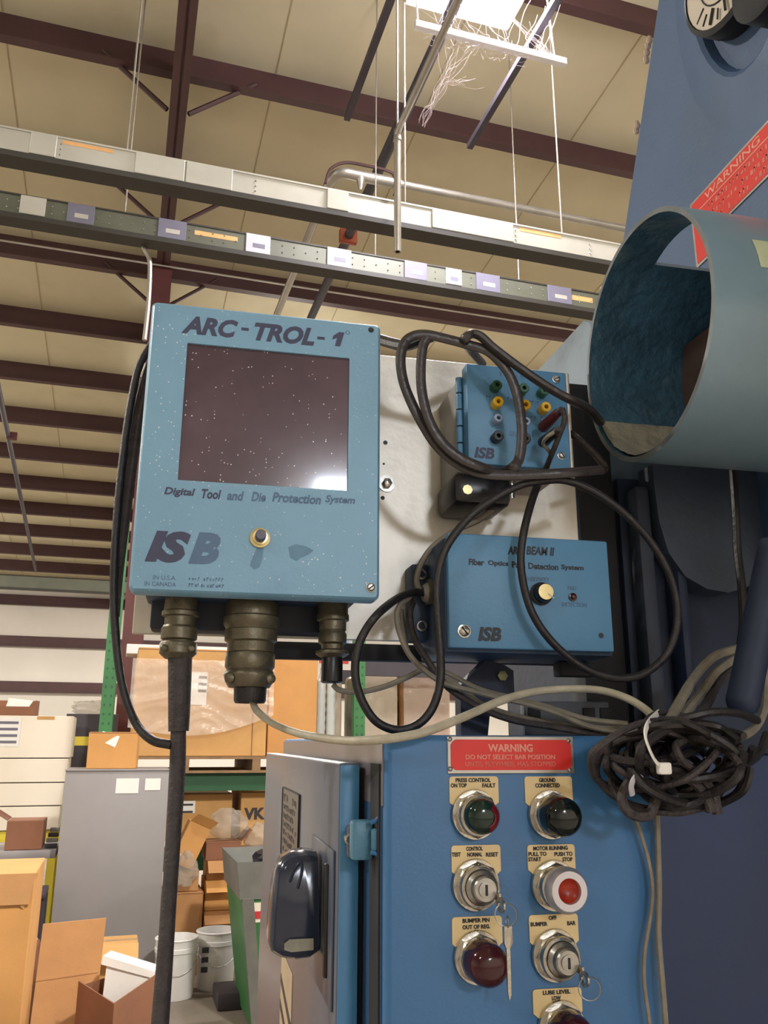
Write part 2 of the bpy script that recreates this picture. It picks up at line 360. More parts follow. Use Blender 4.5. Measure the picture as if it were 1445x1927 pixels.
pl = [(bx(58, 260, 4.5), bx(108, 265, 4.5), busgrey, .002), (bx(255, 300, 4.5), bx(348, 312, 4.5), busgrey, .004), (bx(350, 320, 4.5), bx(437, 335, 4.5), busgrey, .006), (bx(615, 370, 4.5), bx(655, 380, 4.5), busgrey, .002), (bx(812, 405, 4.5), bx(965, 440, 4.5), busgrey, .002)]
st = [(bx(118, 265, 4.5), bx(214, 275, 4.5), .05, .22, orange), (bx(357, 322, 4.5), bx(398, 328, 4.5), .42, .62, paper), (bx(978, 430, 4.5), bx(1055, 440, 4.5), .05, .24, orange)]
dots = [(bx(px, 330, 4.5), f) for px in (108, 300, 345, 380, 430, 482, 655, 812, 965, 1100) for f in (.25, .5, .75)]
busA = busduct(4.5, zA, .142, -3.2, 6.5, busgrey, 'upper pale grey bus duct hung on rods across the hall', pl, st, busgrey, dots)
D2 = 5.4; zB = bD(0, 362, D2).z
def seg2(xs): return [(bx(a, y, D2), bx(b, y+8, D2), m, e) for a, b, y, m, e in xs]
pl = seg2([(38, 86, 385, busgrey, 0), (127, 178, 398, lilac, .006), (297, 350, 430, lilac, .008), (462, 508, 460, pale, .008), (615, 660, 485, pale, .008), (760, 803, 510, lilac, .008), (838, 868, 520, pale, 0), (895, 940, 530, lilac, .008), (1030, 1075, 555, lilac, .006)])
st = [(bx(366, 440, D2), bx(447, 455, D2), .25, .50, orange), (bx(38, 385, D2), bx(80, 390, D2), .62, .85, paper), (bx(1075, 560, D2), bx(1115, 567, D2), .3, .6, orange), (bx(838, 520, D2), bx(867, 525, D2), .5, .8, paper)]
dots = [(bx(px, 450, D2), f) for px in range(-40, 1200, 22) for f in ((.3, .7) if px % 3 else (.5,))]
busB = busduct(D2, zB, .140, -3.6, 7.0, busgreen, 'lower greenish bus duct with rows of tap plates', pl, st, lilac, dots)
p = bD(60, 1098, 17.5); busduct(17.5, p.z+.13, .22, -9, 9, busgreen, 'far bus duct crossing near the back wall', [], [], None, [], True)
def rod(px, py, D, label, grp=None, r=.006, top=None, zoff=0):
    a = bD(px, py, D); a.z += zoff
    t = bthing('hanger_rod', (a.x, D, a.z), label, 'rod', grp)
    obj('rod', GB().cyl((a.x, D, a.z), (a.x, D, top or HR(D)), r, 8), galv, t)
    obj('clamp', GB().box(a.x-.022, a.x+.022, D-.02, D+.02, a.z-.012, a.z+.02, .004), steel, t)
    return t
for px, py, s in ((240, 271, 'left end'), (762, 376, 'bright middle'), (1057, 433, 'right end')):
    d = 4.54; a = bD(px, py, d); rod(px, py, d, f'thin hanger rod carrying the {s} of the upper bus duct', 'bus duct hanger rods', zoff=zA+.012-a.z)
for px, py, s in ((236, 392, 'left end'), (706, 478, 'middle'), (976, 524, 'right end')):
    d = 5.45; a = bD(px, py, d); rod(px, py, d, f'thin hanger rod carrying the {s} of the lower bus duct', 'bus duct hanger rods', zoff=zB+.012-a.z)

# ------------------------------------------------------------------ pipes under the roof
def pipe(name, pts, r, m, label, cat='pipe', k=10, clamps=()):
    t = bthing(name, pts[0], label, cat)
    obj('tube', GB().tube(pts, r, k, smooth=False), m, t)
    for c, mm in clamps: obj('clamp', GB().box(c[0]-r*1.9, c[0]+r*1.9, c[1]-.03, c[1]+.03, c[2]-r*1.5, c[2]+r*1.5, .006), mm, t)
    return t
zp = 6.0
zp = 6.16; a, b = bZ(857, 0, zp), bZ(590, 590, zp); x = (a.x+b.x)/2
pipe('sprinkler_pipe', [(x, 1.5, zp), (x, 13.5, zp)], .045, darkpipe, 'long dark sprinkler pipe running away under the ceiling', clamps=[((x, bZ(652, 445, zp).y, zp), mat('rusty_clamp', (150, 72, 44), .7))])
zp = 6.0; a, b = bZ(735, 0, zp), bZ(653, 223, zp); pipe('strut_channel', [(a.x, 1.5, zp), (a.x, b.y, zp)], .032, darkpipe, 'grey strut ending in mid air left of the lamp', 'strut', 4)
a, b = bZ(1021, 44, zp), bZ(883, 276, zp); pipe('strut_channel', [(a.x, 1.5, zp), (a.x, b.y, zp)], .032, darkpipe, 'grey strut ending in mid air right of the lamp', 'strut', 4)
a, b = bZ(0, 714, 5.5), bZ(62, 1063, 5.5); pipe('conduit', [(a.x+.12, 6.5, 5.5), (b.x, 22, 5.5)], .035, darkpipe, 'rusty conduit running back along the left of the roof', 'conduit', clamps=[((a.x-.08, bZ(17, 820, 5.5).y, 5.5), oxcol)])
# galvanised conduit with elbow and tee behind the upper bus duct
Dc = 5.75; q0 = bD(640, 324, Dc); q1 = bD(1400, 480, Dc); zc = q0.z
t = bthing('galvanised_conduit', (q0.x, Dc, zc-.05), 'galvanised conduit with elbow and tee above the upper bus duct', 'conduit')
obj('long_run', GB().tube([(bx(745, 345, Dc), Dc, zc), (7.5, Dc, zc)], .032, 12, smooth=False), galv, t)
obj('tee', GB().cyl((bx(672, 330, Dc), Dc, zc), (bx(745, 345, Dc), Dc, zc), .045, 14).cyl((bx(672, 330, Dc)+.03, Dc, zc), (bx(672, 330, Dc)+.03, Dc, zc-.13), .045, 12, .012), galv, t)
e0 = bx(672, 330, Dc); obj('elbow', GB().tube([(e0, Dc, zc), (e0-.10, Dc, zc), (e0-.16, Dc+.04, zc), (e0-.19, Dc+.14, zc), (e0-.19, Dc+.3, zc)], .045, 12), galv, t)
obj('back_run', GB().tube([(e0-.19, Dc+.28, zc), (e0-.25, 10.5, zc)], .036, 12, smooth=False), galv, t)
obj('coupling', GB().cyl((bx(738, 343, Dc), Dc, zc), (bx(752, 346, Dc), Dc, zc), .05, 12), galv, t)
tag(obj('looped_cable', GB().tube([bD(px, py, Dc-.05) for px, py in ((612, 345), (622, 318), (650, 306), (690, 312), (725, 320), (742, 330), (746, 350), (742, 368))], .013, 6), oxide), 'brown cable looped over the galvanised tee', 'cable')
# short vertical pipe hanging in front of the upper bus duct
Dv = 4.3; a = bD(748, 474, Dv); b = bD(757, 262, Dv)
t = bthing('drop_pipe', a, 'bright vertical drop pipe with open end crossing both bus ducts', 'pipe')
obj('tube', GB().lathe(a, V((0, 0, 1)), [(.014, .002), (.014, 0), (.022, 0), (.022, b.z-a.z)], 14), galv, t)
obj('level_run', GB().tube([(a.x, Dv, b.z-.01), (a.x, Dv-.01, b.z+.03), (a.x, Dv-.06, b.z+.05), (a.x, 2.2, b.z+.05)], .021, 12, smooth=False), galv, t)
obj('upper_rod', GB().cyl((a.x, Dv, b.z), (a.x, Dv, HR(Dv)-.002), .007, 8), galv, t)
obj('coupling', GB().cyl((a.x, Dv, b.z-.02), (a.x, Dv, b.z+.06), .027, 12, .02), galv, t)
tag(obj('drop_conduit', GB().tube([bD(px, py, D2+.1) for px, py in ((262, 440), (270, 465), (281, 488), (282, 520), (279, 575), (272, 640))], .016, 8), galv), 'thin bent conduit dropping from the lower bus duct by the rafter', 'conduit')
tag(obj('tension_wire', GB().cyl((-6, 8.55, bD(0, 452, 8.55).z), (8, 8.55, bD(0, 452, 8.55).z), .011, 6), galv), 'thin straight wire stretched along a purlin above the screen', 'wire')

# ------------------------------------------------------------------ lamp with cobwebs at the top
Dl = 4.05; a = bD(780, 45, Dl); b = bD(1065, 120, Dl); zb = (a.z+b.z)/2
t = bthing('high_bay_lamp', (a.x, Dl, zb), 'glaring suspended workshop lamp with white guard bar, draped in cobwebs', 'lamp')
obj('guard_bar', GB().box(a.x, b.x, Dl-.02, Dl+.02, zb-.025, zb+.025, .004), white, t, smooth=False)
for xx in (a.x+.02, b.x-.08):
    obj('hanger', GB().cyl((xx, Dl, zb), (xx+.02, Dl+.1, zb+.70), .006, 6), white, t)
hx0, hx1 = a.x+.10, b.x-.16
obj('housing', GB().box(hx0, hx1, Dl-.05, Dl+.50, zb+.68, zb+.80, .01), white, t)
tubem = mat('lamp_tube_glow', (255, 248, 255), .3, 0, .01, emit=60)
for k in range(4): obj('glowing_tube', GB().cyl((hx0+.03, Dl+.02+.13*k, zb+.65), (hx1-.03, Dl+.02+.13*k, zb+.65), .019, 10), tubem, t)
for xx in (hx0+.05, hx1-.05): obj('chain', GB().cyl((xx, Dl+.2, zb+.78), (xx, Dl+.2, HR(Dl)), .006, 6), galv, t)
g = GB(); rnd = random.Random(3)
def strand(p0, p1, sag, r):
    p0, p1 = V(p0), V(p1); P = [p0]
    for i in (1, 2, 3): P.append(p0.lerp(p1, i/4)+V((rnd.uniform(-.02, .02), rnd.uniform(-.02, .02), -sag*(1-abs(i-2)*.35)+rnd.uniform(-.012, .012))))
    g.tube(P+[p1], r, 4, 4)
for k in range(46):
    x0 = rnd.uniform(a.x+.12, b.x-.1); strand((x0, Dl, zb), (x0+rnd.uniform(-.22, .22), Dl+rnd.uniform(-.02, .2), zb+rnd.uniform(.05, .5)), rnd.uniform(-.02, .05), rnd.uniform(.0004, .0014))
for k in range(34):
    x0 = rnd.uniform(a.x+.12, a.x+.75); strand((x0, Dl, zb-.02), (x0+rnd.uniform(-.16, .16), Dl, zb-rnd.uniform(.0, .12)), rnd.uniform(.01, .05), rnd.uniform(.0005, .002))
q1, q2, q3 = bD(838, 150, Dl), bD(790, 240, Dl), bD(875, 155, Dl)
for k in range(12):
    m_ = q1+V((rnd.uniform(-.03, .03), 0, rnd.uniform(-.04, .04))); strand((a.x+rnd.uniform(.15, .42), Dl, zb-.05), m_, .01, rnd.uniform(.0005, .0017)); strand(m_, q2+V((rnd.uniform(-.02, .05), 0, rnd.uniform(-.02, .1))), .005, rnd.uniform(.0005, .0015))
for k in range(8): strand(q1+V((.0, 0, rnd.uniform(-.03, .03))), q3+V((rnd.uniform(-.05, .15), 0, rnd.uniform(-.03, .05))), .015, rnd.uniform(.0005, .0016))
for k in range(12): strand((b.x-.06, Dl, zb+.02), (b.x-.10-.05*k, Dl+.02, zb+.05*k), .03, rnd.uniform(.0006, .002))
tag(obj('cobweb', g, webm), 'dusty cobwebs trailing from the bright lamp bar', 'cobweb', kind='stuff')


# ================================================================== the press on the right
XF = .72
pr = thing('stamping_press', (XF+.3, 1.5, 0), 'big blue stamping press frame filling the right edge', 'press')
# side frame, its back edge leaning; the near part runs on past the viewer's right
e0, e1 = pX(1240, 0, XF), pX(1175, 440, XF); sl = (e1.y-e0.y)/(e1.z-e0.z)
ye = lambda z: e0.y+sl*(z-e0.z)
side = [(XF, ye(3.3), 3.3), (XF, .30, 3.3), (XF, .30, 2.16), (XF, .62, 2.02), (XF, 1.02, 1.60), (XF, ye(1.60), 1.60)]
obj('side_frame', G().prism(side, (.55, 0, 0)), press_blue, pr, smooth=False)
# oval well with a rounded rim around the dial
cy, cz = .845, 2.61; 
def oval(ry, rz, n=36): return [(cy+ry*cos(2*pi*i/n), cz+rz*sin(2*pi*i/n)) for i in range(n)]
g = G(); n = 36; prof = [(.235, .0), (.205, .004), (.172, .014), (.155, .018), (.147, .014), (.140, -.002), (.136, -.02)]
rg = [[g.b.verts.new((XF-h, cy+ry*cos(2*pi*i/n)*.80, cz+(ry+.09)*sin(2*pi*i/n))) for i in range(n)] for ry, h in prof]
for A, B in zip(rg, rg[1:]):
    for i in range(n): g.b.faces.new((A[i], A[(i+1) % n], B[(i+1) % n], B[i]))
g.b.faces.new(rg[-1]); obj('dial_well_rim', g, press_blue, pr)
dc = V((XF-.012, .855, 2.535)); DAX = V((-1, -.06, -.05))
di = obj('dial_body', G().lathe(dc, DAX, [(.085, -.02), (.088, .0), (.088, .03), (.080, .034), (.080, .030), (0, .030)], 32), dark, pr)
obj('dial_face', G().lathe(dc+DAX.normalized()*.0305, DAX, [(.079, 0), (.079, .0012), (0, .0012)], 32), dialm, di)
tk = G()
for k in range(24):
    a = 2*pi*k/24; r0, r1 = (.058, .074) if k % 2 else (.052, .074); q = dc+DAX.normalized()*.0325; u = V((0, cos(a), sin(a)))
    tk.tube([q+u*r0, q+u*r1], .0016 if k % 2 else .0024, 4, smooth=False)
obj('tick_marks', tk, inkb, di, kind='stuff')
obj('scale_ring', G().torus(dc+DAX.normalized()*.0325, DAX, .047, .0012, 30, 5), inkb, di)
obj('pointer', G().tube([dc+DAX.normalized()*.034, dc+DAX.normalized()*.034+V((0, .03, -.012))], .002, 4, smooth=False), inkb, di)
obj('dial_hub', G().lathe(dc+V((.0, -.075, -.085)), (-1, 0, 0), [(.062, -.01), (.062, .03), (.05, .036), (0, .036)], 28), dark, pr)
# lower castings
XB = .53
b0 = pX(1110, 605, XB); zt = b0.z+.012
slate = mat('casting_shade_slate', (50, 58, 74), .6, 0, .15, 8, .1, 60)  # shade on the lower casting and rib put into the colour
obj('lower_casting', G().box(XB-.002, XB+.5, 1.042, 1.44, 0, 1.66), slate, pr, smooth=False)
obj('rear_casting', G().prism([(XB, 1.04, 1.6), (XB, 1.04, zt-.02), (XB, 1.06, zt), (XB, 1.45, zt), (XB, 1.45, 1.6)], (.5, 0, 0)), cast_grey, pr, smooth=False)
obj('dark_upright', G().box(.470, .527, 1.0, 1.04, 0, 1.93, .004), dark, pr)
obj('front_web', G().box(.535, 1.35, 1.005, 1.038, 0, 1.80, .006), navy, pr)
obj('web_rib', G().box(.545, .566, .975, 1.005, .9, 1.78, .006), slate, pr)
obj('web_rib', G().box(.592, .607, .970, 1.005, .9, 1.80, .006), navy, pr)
# U shaped pocket cover under the guard tube
pk = [pY(px, py, .965) for px, py in ((1228, 872), (1232, 920), (1240, 980), (1258, 1040), (1290, 1085), (1330, 1108), (1370, 1115), (1405, 1105), (1440, 1080), (1500, 1020), (1500, 872))]
obj('pocket_cover', G().prism(pk, (0, .04, 0)), mat('worn_slate_paint', (54, 66, 84), .6, 0, .15, 9, .1, 80), pr, smooth=False)
obj('bed_side', G().box(.43, 1.30, .86, 1.0, 0, 1.44, .004), mat('bed_shade_blue', (14, 38, 78), .55, 0, .15, 5, .08, 60), pr)  # shade on the bed put into a near-black blue
obj('unseen_head_blocker', G().box(.74, 2.1, -.9, .33, 2.1, 3.6, .02), press_blue, pr)  # out of view, enlarged to keep light off the lower right
obj('unseen_side_blocker', G().box(1.75, 2.2, .3, 2.0, 0, 3.4, .02), press_blue, pr)  # unseen frame added to block lamp light from the right
obj('press_bed_rear', G().box(.42, 1.30, 1.04, 1.5, 0, 1.30), navy, pr, smooth=False)

# lever arm hanging at the far right
a = pY(1432, 1150, .74); b = pY(1398, 1318, .74)
t = thing('lever_arm', b, 'rounded blue lever arm hanging at the right edge', 'lever')
obj('arm', G().tube([a+(a-b)*.8, a, b], .0155, 14, smooth=False), navy, t); obj('knob_end', G().ball(b, .0158, 14, 8), navy, t)
# warning sign on the side frame
sg = thing('warning_sign', (XF-.002, .95, 2.19), 'red warning sign with faded text on the press side frame', 'sign')
zs1, zs0 = 2.2785, 2.165
sp = [(XF, 1.046, zs1), (XF, .70, zs1), (XF, .70, 2.199), (XF, .956, 2.199), (XF, .956, zs0), (XF, 1.028, zs0), (XF, 1.046, zs0+.02)]
sp = [(XF, 1.046, zs1), (XF, .66, zs1), (XF, .66, 2.199), (XF, 1.0, 2.199), (XF, 1.0, 2.165), (XF, 1.046, 2.165)]
obj('backing', G().prism([V(p)+V((-.0002, 0, 0)) for p in sp], (-.0016, 0, 0)), signalu, sg, smooth=False)
def inset(y, z): return V((XF-.0018, y, z))
obj('red_field', G().prism([inset(1.041, zs1-.004), inset(.664, zs1-.004), inset(.664, 2.203), inset(1.004, 2.203), inset(1.004, 2.170), inset(1.041, 2.170)], (-.0006, 0, 0)), red_m, sg, smooth=False)
XT = XF-.0024; U = (0, -1, 0); W = (0, 0, 1)
text('lettering', 'WARNING', (XT, 1.005, 2.258), U, W, .135, .013, signtxt, sg, bold=.01)
obj('rule_line', G().box(XT-.0004, XT, .664, 1.030, 2.2525, 2.2545), signtxt, sg, smooth=False)
for k, z in enumerate((2.238, 2.223, 2.208)):
    worn((XT, 1.0, z), U, W, .31, .009, 34, signtxt2, sg, 40+k)
# paint drips and caulk on the frame edge
g = G()
for px, py in ((1222, 75), (1219, 85), (1217, 98), (1216, 112), (1199, 235), (1197, 245)): q = pX(px, py, XF+.004); g.ball(q, .006, 7, 5, (1, .8, 1.6))
obj('caulk_blobs', g, mat('dried_caulk', (190, 168, 150), .8, 0, .1), pr, kind='stuff')

# ------------------------------------------------------------------ open guard tube
XT0, TY, TZ, TR, TL = .480, .817, 1.908, .1455, .2395
gt = thing('guard_tube', (XT0+.4, TY, TZ-TR), 'large open ended blue steel tube above the cables on the press', 'tube')
def ring(x, r, th): return V((x, TY+r*cos(th), TZ+r*sin(th)))
# th: 0 = away from viewer, 90deg = up, 180 = towards viewer.  A window is cut in the far upper wall
C0, C1, XC0, XC1 = R_(70), R_(118), XT0+.055, XT0+.20
NT = 72; xs = [XT0, XT0+.055, XT0+.13, XT0+.20, XT0+TL]
def shell(r, name, m, inner=False):
    g = G(); vs = {}
    def vv(i, j):
        if (i, j) not in vs: vs[(i, j)] = g.b.verts.new(ring(xs[i], r, 2*pi*j/NT))
        return vs[(i, j)]
    for i in range(len(xs)-1):
        for j in range(NT):
            th = 2*pi*(j+.5)/NT
            if 1 <= i < 3 and C0 < th < C1: continue
            g.b.faces.new((vv(i, j), vv(i, (j+1) % NT), vv(i+1, (j+1) % NT), vv(i+1, j)))
    return obj(name, g, m, gt)
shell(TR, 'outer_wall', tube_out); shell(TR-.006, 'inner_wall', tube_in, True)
g = G()
for j in range(NT):
    a, b = 2*pi*j/NT, 2*pi*(j+1)/NT; g.sheet([ring(XT0, TR, a), ring(XT0, TR, b), ring(XT0, TR-.006, b), ring(XT0, TR-.006, a)])
obj('cut_rim', g, mat('bare_tube_rim', (104, 110, 112), .4, .3, .2, 30), gt)
g = G(); js = [j for j in range(NT) if C0 < 2*pi*(j+.5)/NT < C1]; 
for th in (2*pi*js[0]/NT, 2*pi*(js[-1]+1)/NT): g.sheet([ring(XC0, TR, th), ring(XC1, TR, th), ring(XC1, TR-.006, th), ring(XC0, TR-.006, th)])
for x in (XC0, XC1):
    for j in js: a, b = 2*pi*j/NT, 2*pi*(j+1)/NT; g.sheet([ring(x, TR, a), ring(x, TR, b), ring(x, TR-.006, b), ring(x, TR-.006, a)])
obj('window_edge', g, cast_grey, gt)
ba = [(TY+(TR-.007)*cos(a_), TZ+(TR-.007)*sin(a_)) for a_ in [R_(-205+i*8) for i in range(30)]]
obj('baffle', G().prism([(XT0+.135, y, z) for y, z in ba], (.006, 0, 0)), mat('rusty_baffle', (84, 68, 64), .7, 0, .25, 20), gt)
obj('crosshead', G().box(XT0+.145, XT0+.235, TY-.02, TY+.11, TZ+.03, TZ+.075, .006), dark, gt)
obj('bracket', G().box(XT0+.17, XT0+.20, TY-.03, TY+.0, TZ+.08, TZ+.092, .002), steel, gt)
stk = [V((x, TY-(TR+.0006)*cos(a), TZ+(TR+.0006)*sin(a))) for x, a in ((0, 0),)]
g = G(); A = [R_(v) for v in (160, 165, 170, 175)]
for a, b in zip(A, A[1:]): g.sheet([ring(XT0+.055, TR+.0005, a), ring(XT0+.20, TR+.0005, a), ring(XT0+.20, TR+.0005, b), ring(XT0+.055, TR+.0005, b)])
obj('faded_sticker', g, mat('pale_yellow_sticker', (196, 206, 170), .5, 0, .1, 30), gt)
g = G(); TH = [R_(-128+4*i) for i in range(27)]; XX = [XT0+.004+.016*i for i in range(8)]
rs = [[g.b.verts.new(ring(x, TR-.0068-.0022*(1+noise.noise(V((x*60, th*9, 2)))), th)) for th in TH] for x in XX]
for A, B in zip(rs, rs[1:]):
    for i in range(len(TH)-1): g.b.faces.new((A[i], B[i], B[i+1], A[i+1]))
obj('painted_light_patch', g, mat('pale_light_patch', (168, 166, 152), .35, 0, .25, 25, .5, 60), gt)  # light on the tube's lower inside painted as a pale patch
g = G()
for k in range(9): q = ring(XT0+.004+.002*k, TR, R_(52+6*k)); g.ball(q, .0035+.002*rnd.random(), 6, 5)
obj('paint_flakes', g, mat('flaked_paint', (214, 206, 190), .8), gt, kind='stuff')

# ================================================================== aluminium mounting plate
PY_ = .98
q = [pY(250, 1196, PY_), pY(700, 1200, PY_), pY(1088, 1100, PY_)]
px0, px1, pz1, pz0 = -.077, .463, 1.934, 1.567
mp = thing('mounting_plate', ((px0+px1)/2, PY_+.003, pz0), 'scuffed bright aluminium mounting plate behind the blue boxes', 'plate')
obj('sheet', G().box(px0, px1, PY_, PY_+.006, pz0, pz1, .001, 1), alu, mp, smooth=False)
obj('stay', G().box(px0+.08, px1+.006, PY_+.006, PY_+.05, 1.70, 1.76), navy, mp, smooth=False)
for x, y, r in ((725, 833, .0028), (722, 873, .0015), (720, 937, .0026)): obj('hole', G().lathe(pY(x, y, PY_), NY, [(r, -.001), (r, .0004), (0, .0004)], 12), inkb, mp)
q = pY(727, 911, PY_); bo = obj('washer', G().lathe(q, NY, [(.0105, 0), (.0105, .0018), (.004, .002)], 20), steel, mp)
obj('bolt_head', G().lathe(q, NY, [(.0062, .0018), (.0062, .007), (.005, .0078), (0, .0078)], 6), chrome, bo)
tag(obj('plate_edge_strip', G().box(.08, .470, PY_+.012, PY_+.03, 1.545, 1.5645, .001), dark), 'black channel under the lower edge of the aluminium plate', 'channel')

# ================================================================== big ARC-TROL box
YB_ = .86
bx0, bx1, bz0, bz1 = -.0745, .1785, 1.5945, 1.9128
bt = thing('display_box', ((bx0+bx1)/2, YB_+.05, bz0-.004), 'large blue display box with smoked screen, speckled with dust', 'control box')
obj('shell', G().box(bx0+.012, bx1-.016, YB_+.024, YB_+.112, bz0+.004, bz1-.004, .004), box_dark, bt)
sx0, sx1 = pY(343, 780, YB_).x, pY(656, 790, YB_).x; sz1, sz0 = pY(500, 659, YB_).z, pY(490, 913, YB_).z
g = G()      # lid: four borders around the window, bevelled outside
n = 0; O = [(bx0, bz0), (bx1, bz0), (bx1, bz1), (bx0, bz1)]; I = [(sx0, sz0), (sx1, sz0), (sx1, sz1), (sx0, sz1)]
def rr(x0, z0, x1, z1, r, k=4):
    P = []
    for cxx, czz, a in ((x0+r, z0+r, pi), (x1-r, z0+r, 1.5*pi), (x1-r, z1-r, 0), (x0+r, z1-r, .5*pi)):
        for i in range(k+1): t_ = a+.5*pi*i/k; P.append((cxx+r*cos(t_), czz+r*sin(t_)))
    return P
outer = lambda r, y, ins: [g.b.verts.new((x, y, z)) for x, z in rr(bx0+ins, bz0+ins, bx1-ins, bz1-ins, r)]
L0, L1, L2 = outer(.006, YB_+.024, 0), outer(.006, YB_+.004, 0), outer(.004, YB_, .003)
inn = [g.b.verts.new((x, YB_, z)) for x, z in rr(sx0, sz0, sx1, sz1, .0012)]
inb = [g.b.verts.new((x, YB_+.006, z)) for x, z in rr(sx0, sz0, sx1, sz1, .0012)]
K = len(L0)
for A, B in ((L0, L1), (L1, L2), (L2, inn), (inn, inb)):
    for i in range(K): g.b.faces.new((A[i], A[(i+1) % K], B[(i+1) % K], B[i]))
g.b.faces.new(L0)
lid = obj('lid', g, arc_blue, bt)
obj('screen', G().box(sx0, sx1, YB_+.003, YB_+.006, sz0, sz1), screen_m, bt, smooth=False)
textY('ARC', 342, 598, 448, 632, YB_, ink, lid, shear=.28, bold=.045); textY('-', 454, 617, 468, 622, YB_, ink, lid, bold=.02)
textY('TROL', 478, 612, 592, 646, YB_, ink, lid, shear=.28, bold=.045); textY('-', 597, 634, 611, 639, YB_, ink, lid, bold=.02)
obj('lettering', G().prism([pY(x, y, YB_) for x, y in ((638, 625), (648, 626), (640, 652), (630, 651), (634, 636), (625, 639), (627, 632))], (0, -.0004, 0)), ink, lid, smooth=False)
for P_ in (((484, 1030), (496, 1028), (494, 1050), (488, 1068), (478, 1072), (470, 1064), (476, 1046)), ((542, 1030), (556, 1024), (576, 1028), (590, 1036), (580, 1044), (566, 1050), (558, 1056), (546, 1050))): obj('smudge', G().prism([pY(x, y, YB_) for x, y in P_], (0, -.0002, 0)), mat('smudged_blue', (94, 134, 162), .5, 0, .12, 40), lid, smooth=False)
obj('registered_mark', G().torus(pY(654, 626, YB_), NY, .0022, .0003, 14, 5), ink, lid)
for s, x0, x1, y, m in (('Digital', 309, 367, 927, ink), ('Tool', 379, 416, 930, ink), ('and', 427, 459, 933, inkf), ('Die', 473, 500, 935, inkf), ('Protection', 512, 604, 938, inkf), ('System', 612, 668, 942, inkf)):
    textY(s, x0, y-9, x1, y+9, YB_, m, lid, shear=.2, bold=.03)
textY('IS', 274, 999, 358, 1059, YB_, ink, lid, shear=.25, bold=.06)
textY('B', 356, 1002, 414, 1062, YB_, inkf, lid, shear=.25, bold=.06)
for k, y in enumerate((1089, 1101)): wornY(354, 422, y, 7, 12, YB_, inkf, lid, 60+k)
for s, x0, x1, y in (('IN U.S.A.', 288, 332, 1087), ('IN CANADA', 272, 331, 1099)):
    textY(s, x0, y-4, x1, y+4, YB_, inkf, lid, bold=.0)
q = pY(489, 1013, YB_)
bb = obj('reset_button_nut', G().lathe(q, NY, [(.0105, 0), (.0105, .003), (.008, .0035), (.0078, .006), (.0055, .0062), (0, .0062)], 20), brass, lid)
obj('button_cap', G().lathe(q, NY, [(.0056, .006), (.0056, .016), (.0048, .0172), (0, .0174)], 20), mat('grey_button_cap', (86, 84, 100), .4), bb)
screw('lid_screw', pY(697, 1106, YB_), .0042, lid, steel, 40)
obj('screw_hole', G().lathe(pY(698, 621, YB_), NY, [(.0033, -.001), (.0033, .0005), (.0015, .0002), (0, .0002)], 14), inkb, lid)
obj('bracket_with_shadow', G().box(bx0+.018, bx1-.034, YB_+.085, PY_-.0005, pz0+.002, bz1-.04, .003), mat('bracket_shadow_navy', (24, 30, 46), .6, 0, .2, 12), bt)  # bracket drawn low and dark in place of the box's shadow

# three threaded connectors below the box
def connector(name, px, y0, prof, label, Y=YB_+.06, ears=None):
    """prof: list of (pixel y, pixel radius)"""
    top = pY(px, y0, Y); s_ = (pY(px+50, y0, Y)-pY(px-50, y0, Y)).length/100
    zz = lambda y: pY(px, y, Y).z; xx = top.x
    t = thing(name, (xx, Y, zz(prof[-1][-1][0])), label, 'connector')
    for nm, seg in (('collar', prof[0]), ('coupling_ring', prof[1]), ('back_shell', prof[2]), ('cable_clamp', prof[3])):
        zt_ = bz0+.006 if nm == 'collar' else None
        pts = [((r*s_), (zt_ if (zt_ and i == 0) else zz(y))-top.z) for i, (y, r) in enumerate(seg)]
        obj(nm, G().lathe((xx, Y, top.z), (0, 0, 1), [(0, pts[0][1])]+pts+[(0, pts[-1][1])], 28), olive, t)
    if ears:
        for sx in (-1, 1):
            c = V((xx+sx*ears[1]*s_, Y-ears[2]*s_, zz(ears[0]))); obj('clamp_screw', G().lathe(c, (sx*.35, -1, 0), [(ears[3]*s_, -.004), (ears[3]*s_, .003), (ears[3]*s_*.6, .0045), (0, .0045)], 12), olive, t)
    return t
connector('cable_connector', 342, 1120, [[(1120, 30), (1150, 32), (1152, 35), (1160, 35), (1162, 29), (1178, 29)], [(1178, 31), (1181, 32), (1183, 34), (1203, 34), (1206, 30)], [(1206, 29), (1212, 28)], [(1209, 33), (1212, 35), (1230, 35), (1235, 30), (1240, 24)]], 'left olive connector with thick black hose below the display box', ears=(1223, 24, 26, 7))
connector('cable_connector', 476, 1120, [[(1120, 44), (1140, 50), (1160, 50), (1163, 53), (1176, 53), (1182, 49), (1186, 48)], [(1187, 49), (1207, 49), (1210, 44), (1228, 43)], [(1229, 44), (1232, 46), (1256, 46), (1262, 42)], [(1262, 42), (1266, 46), (1272, 47), (1284, 44), (1294, 38)]], 'large middle olive connector with split clamp below the display box', ears=(1279, 36, 30, 9))
connector('cable_connector', 627, 1125, [[(1120, 28), (1155, 28), (1158, 30), (1168, 30), (1170, 25), (1186, 25)], [(1186, 23), (1191, 24), (1194, 26), (1210, 26), (1213, 22)], [(1213, 20), (1222, 20)], [(1221, 16), (1226, 30), (1231, 31), (1236, 24), (1240, 14)]], 'small right olive connector with flared washer below the display box')
CY = YB_+.06
tag(obj('rubber_boot', G().lathe(pY(625, 1237, CY), (0, 0, -1), [(.010, -.004), (.0115, .0), (.012, .026), (.010, .0275), (0, .0275)], 20), blackp), 'short black rubber boot under the small right connector', 'boot')
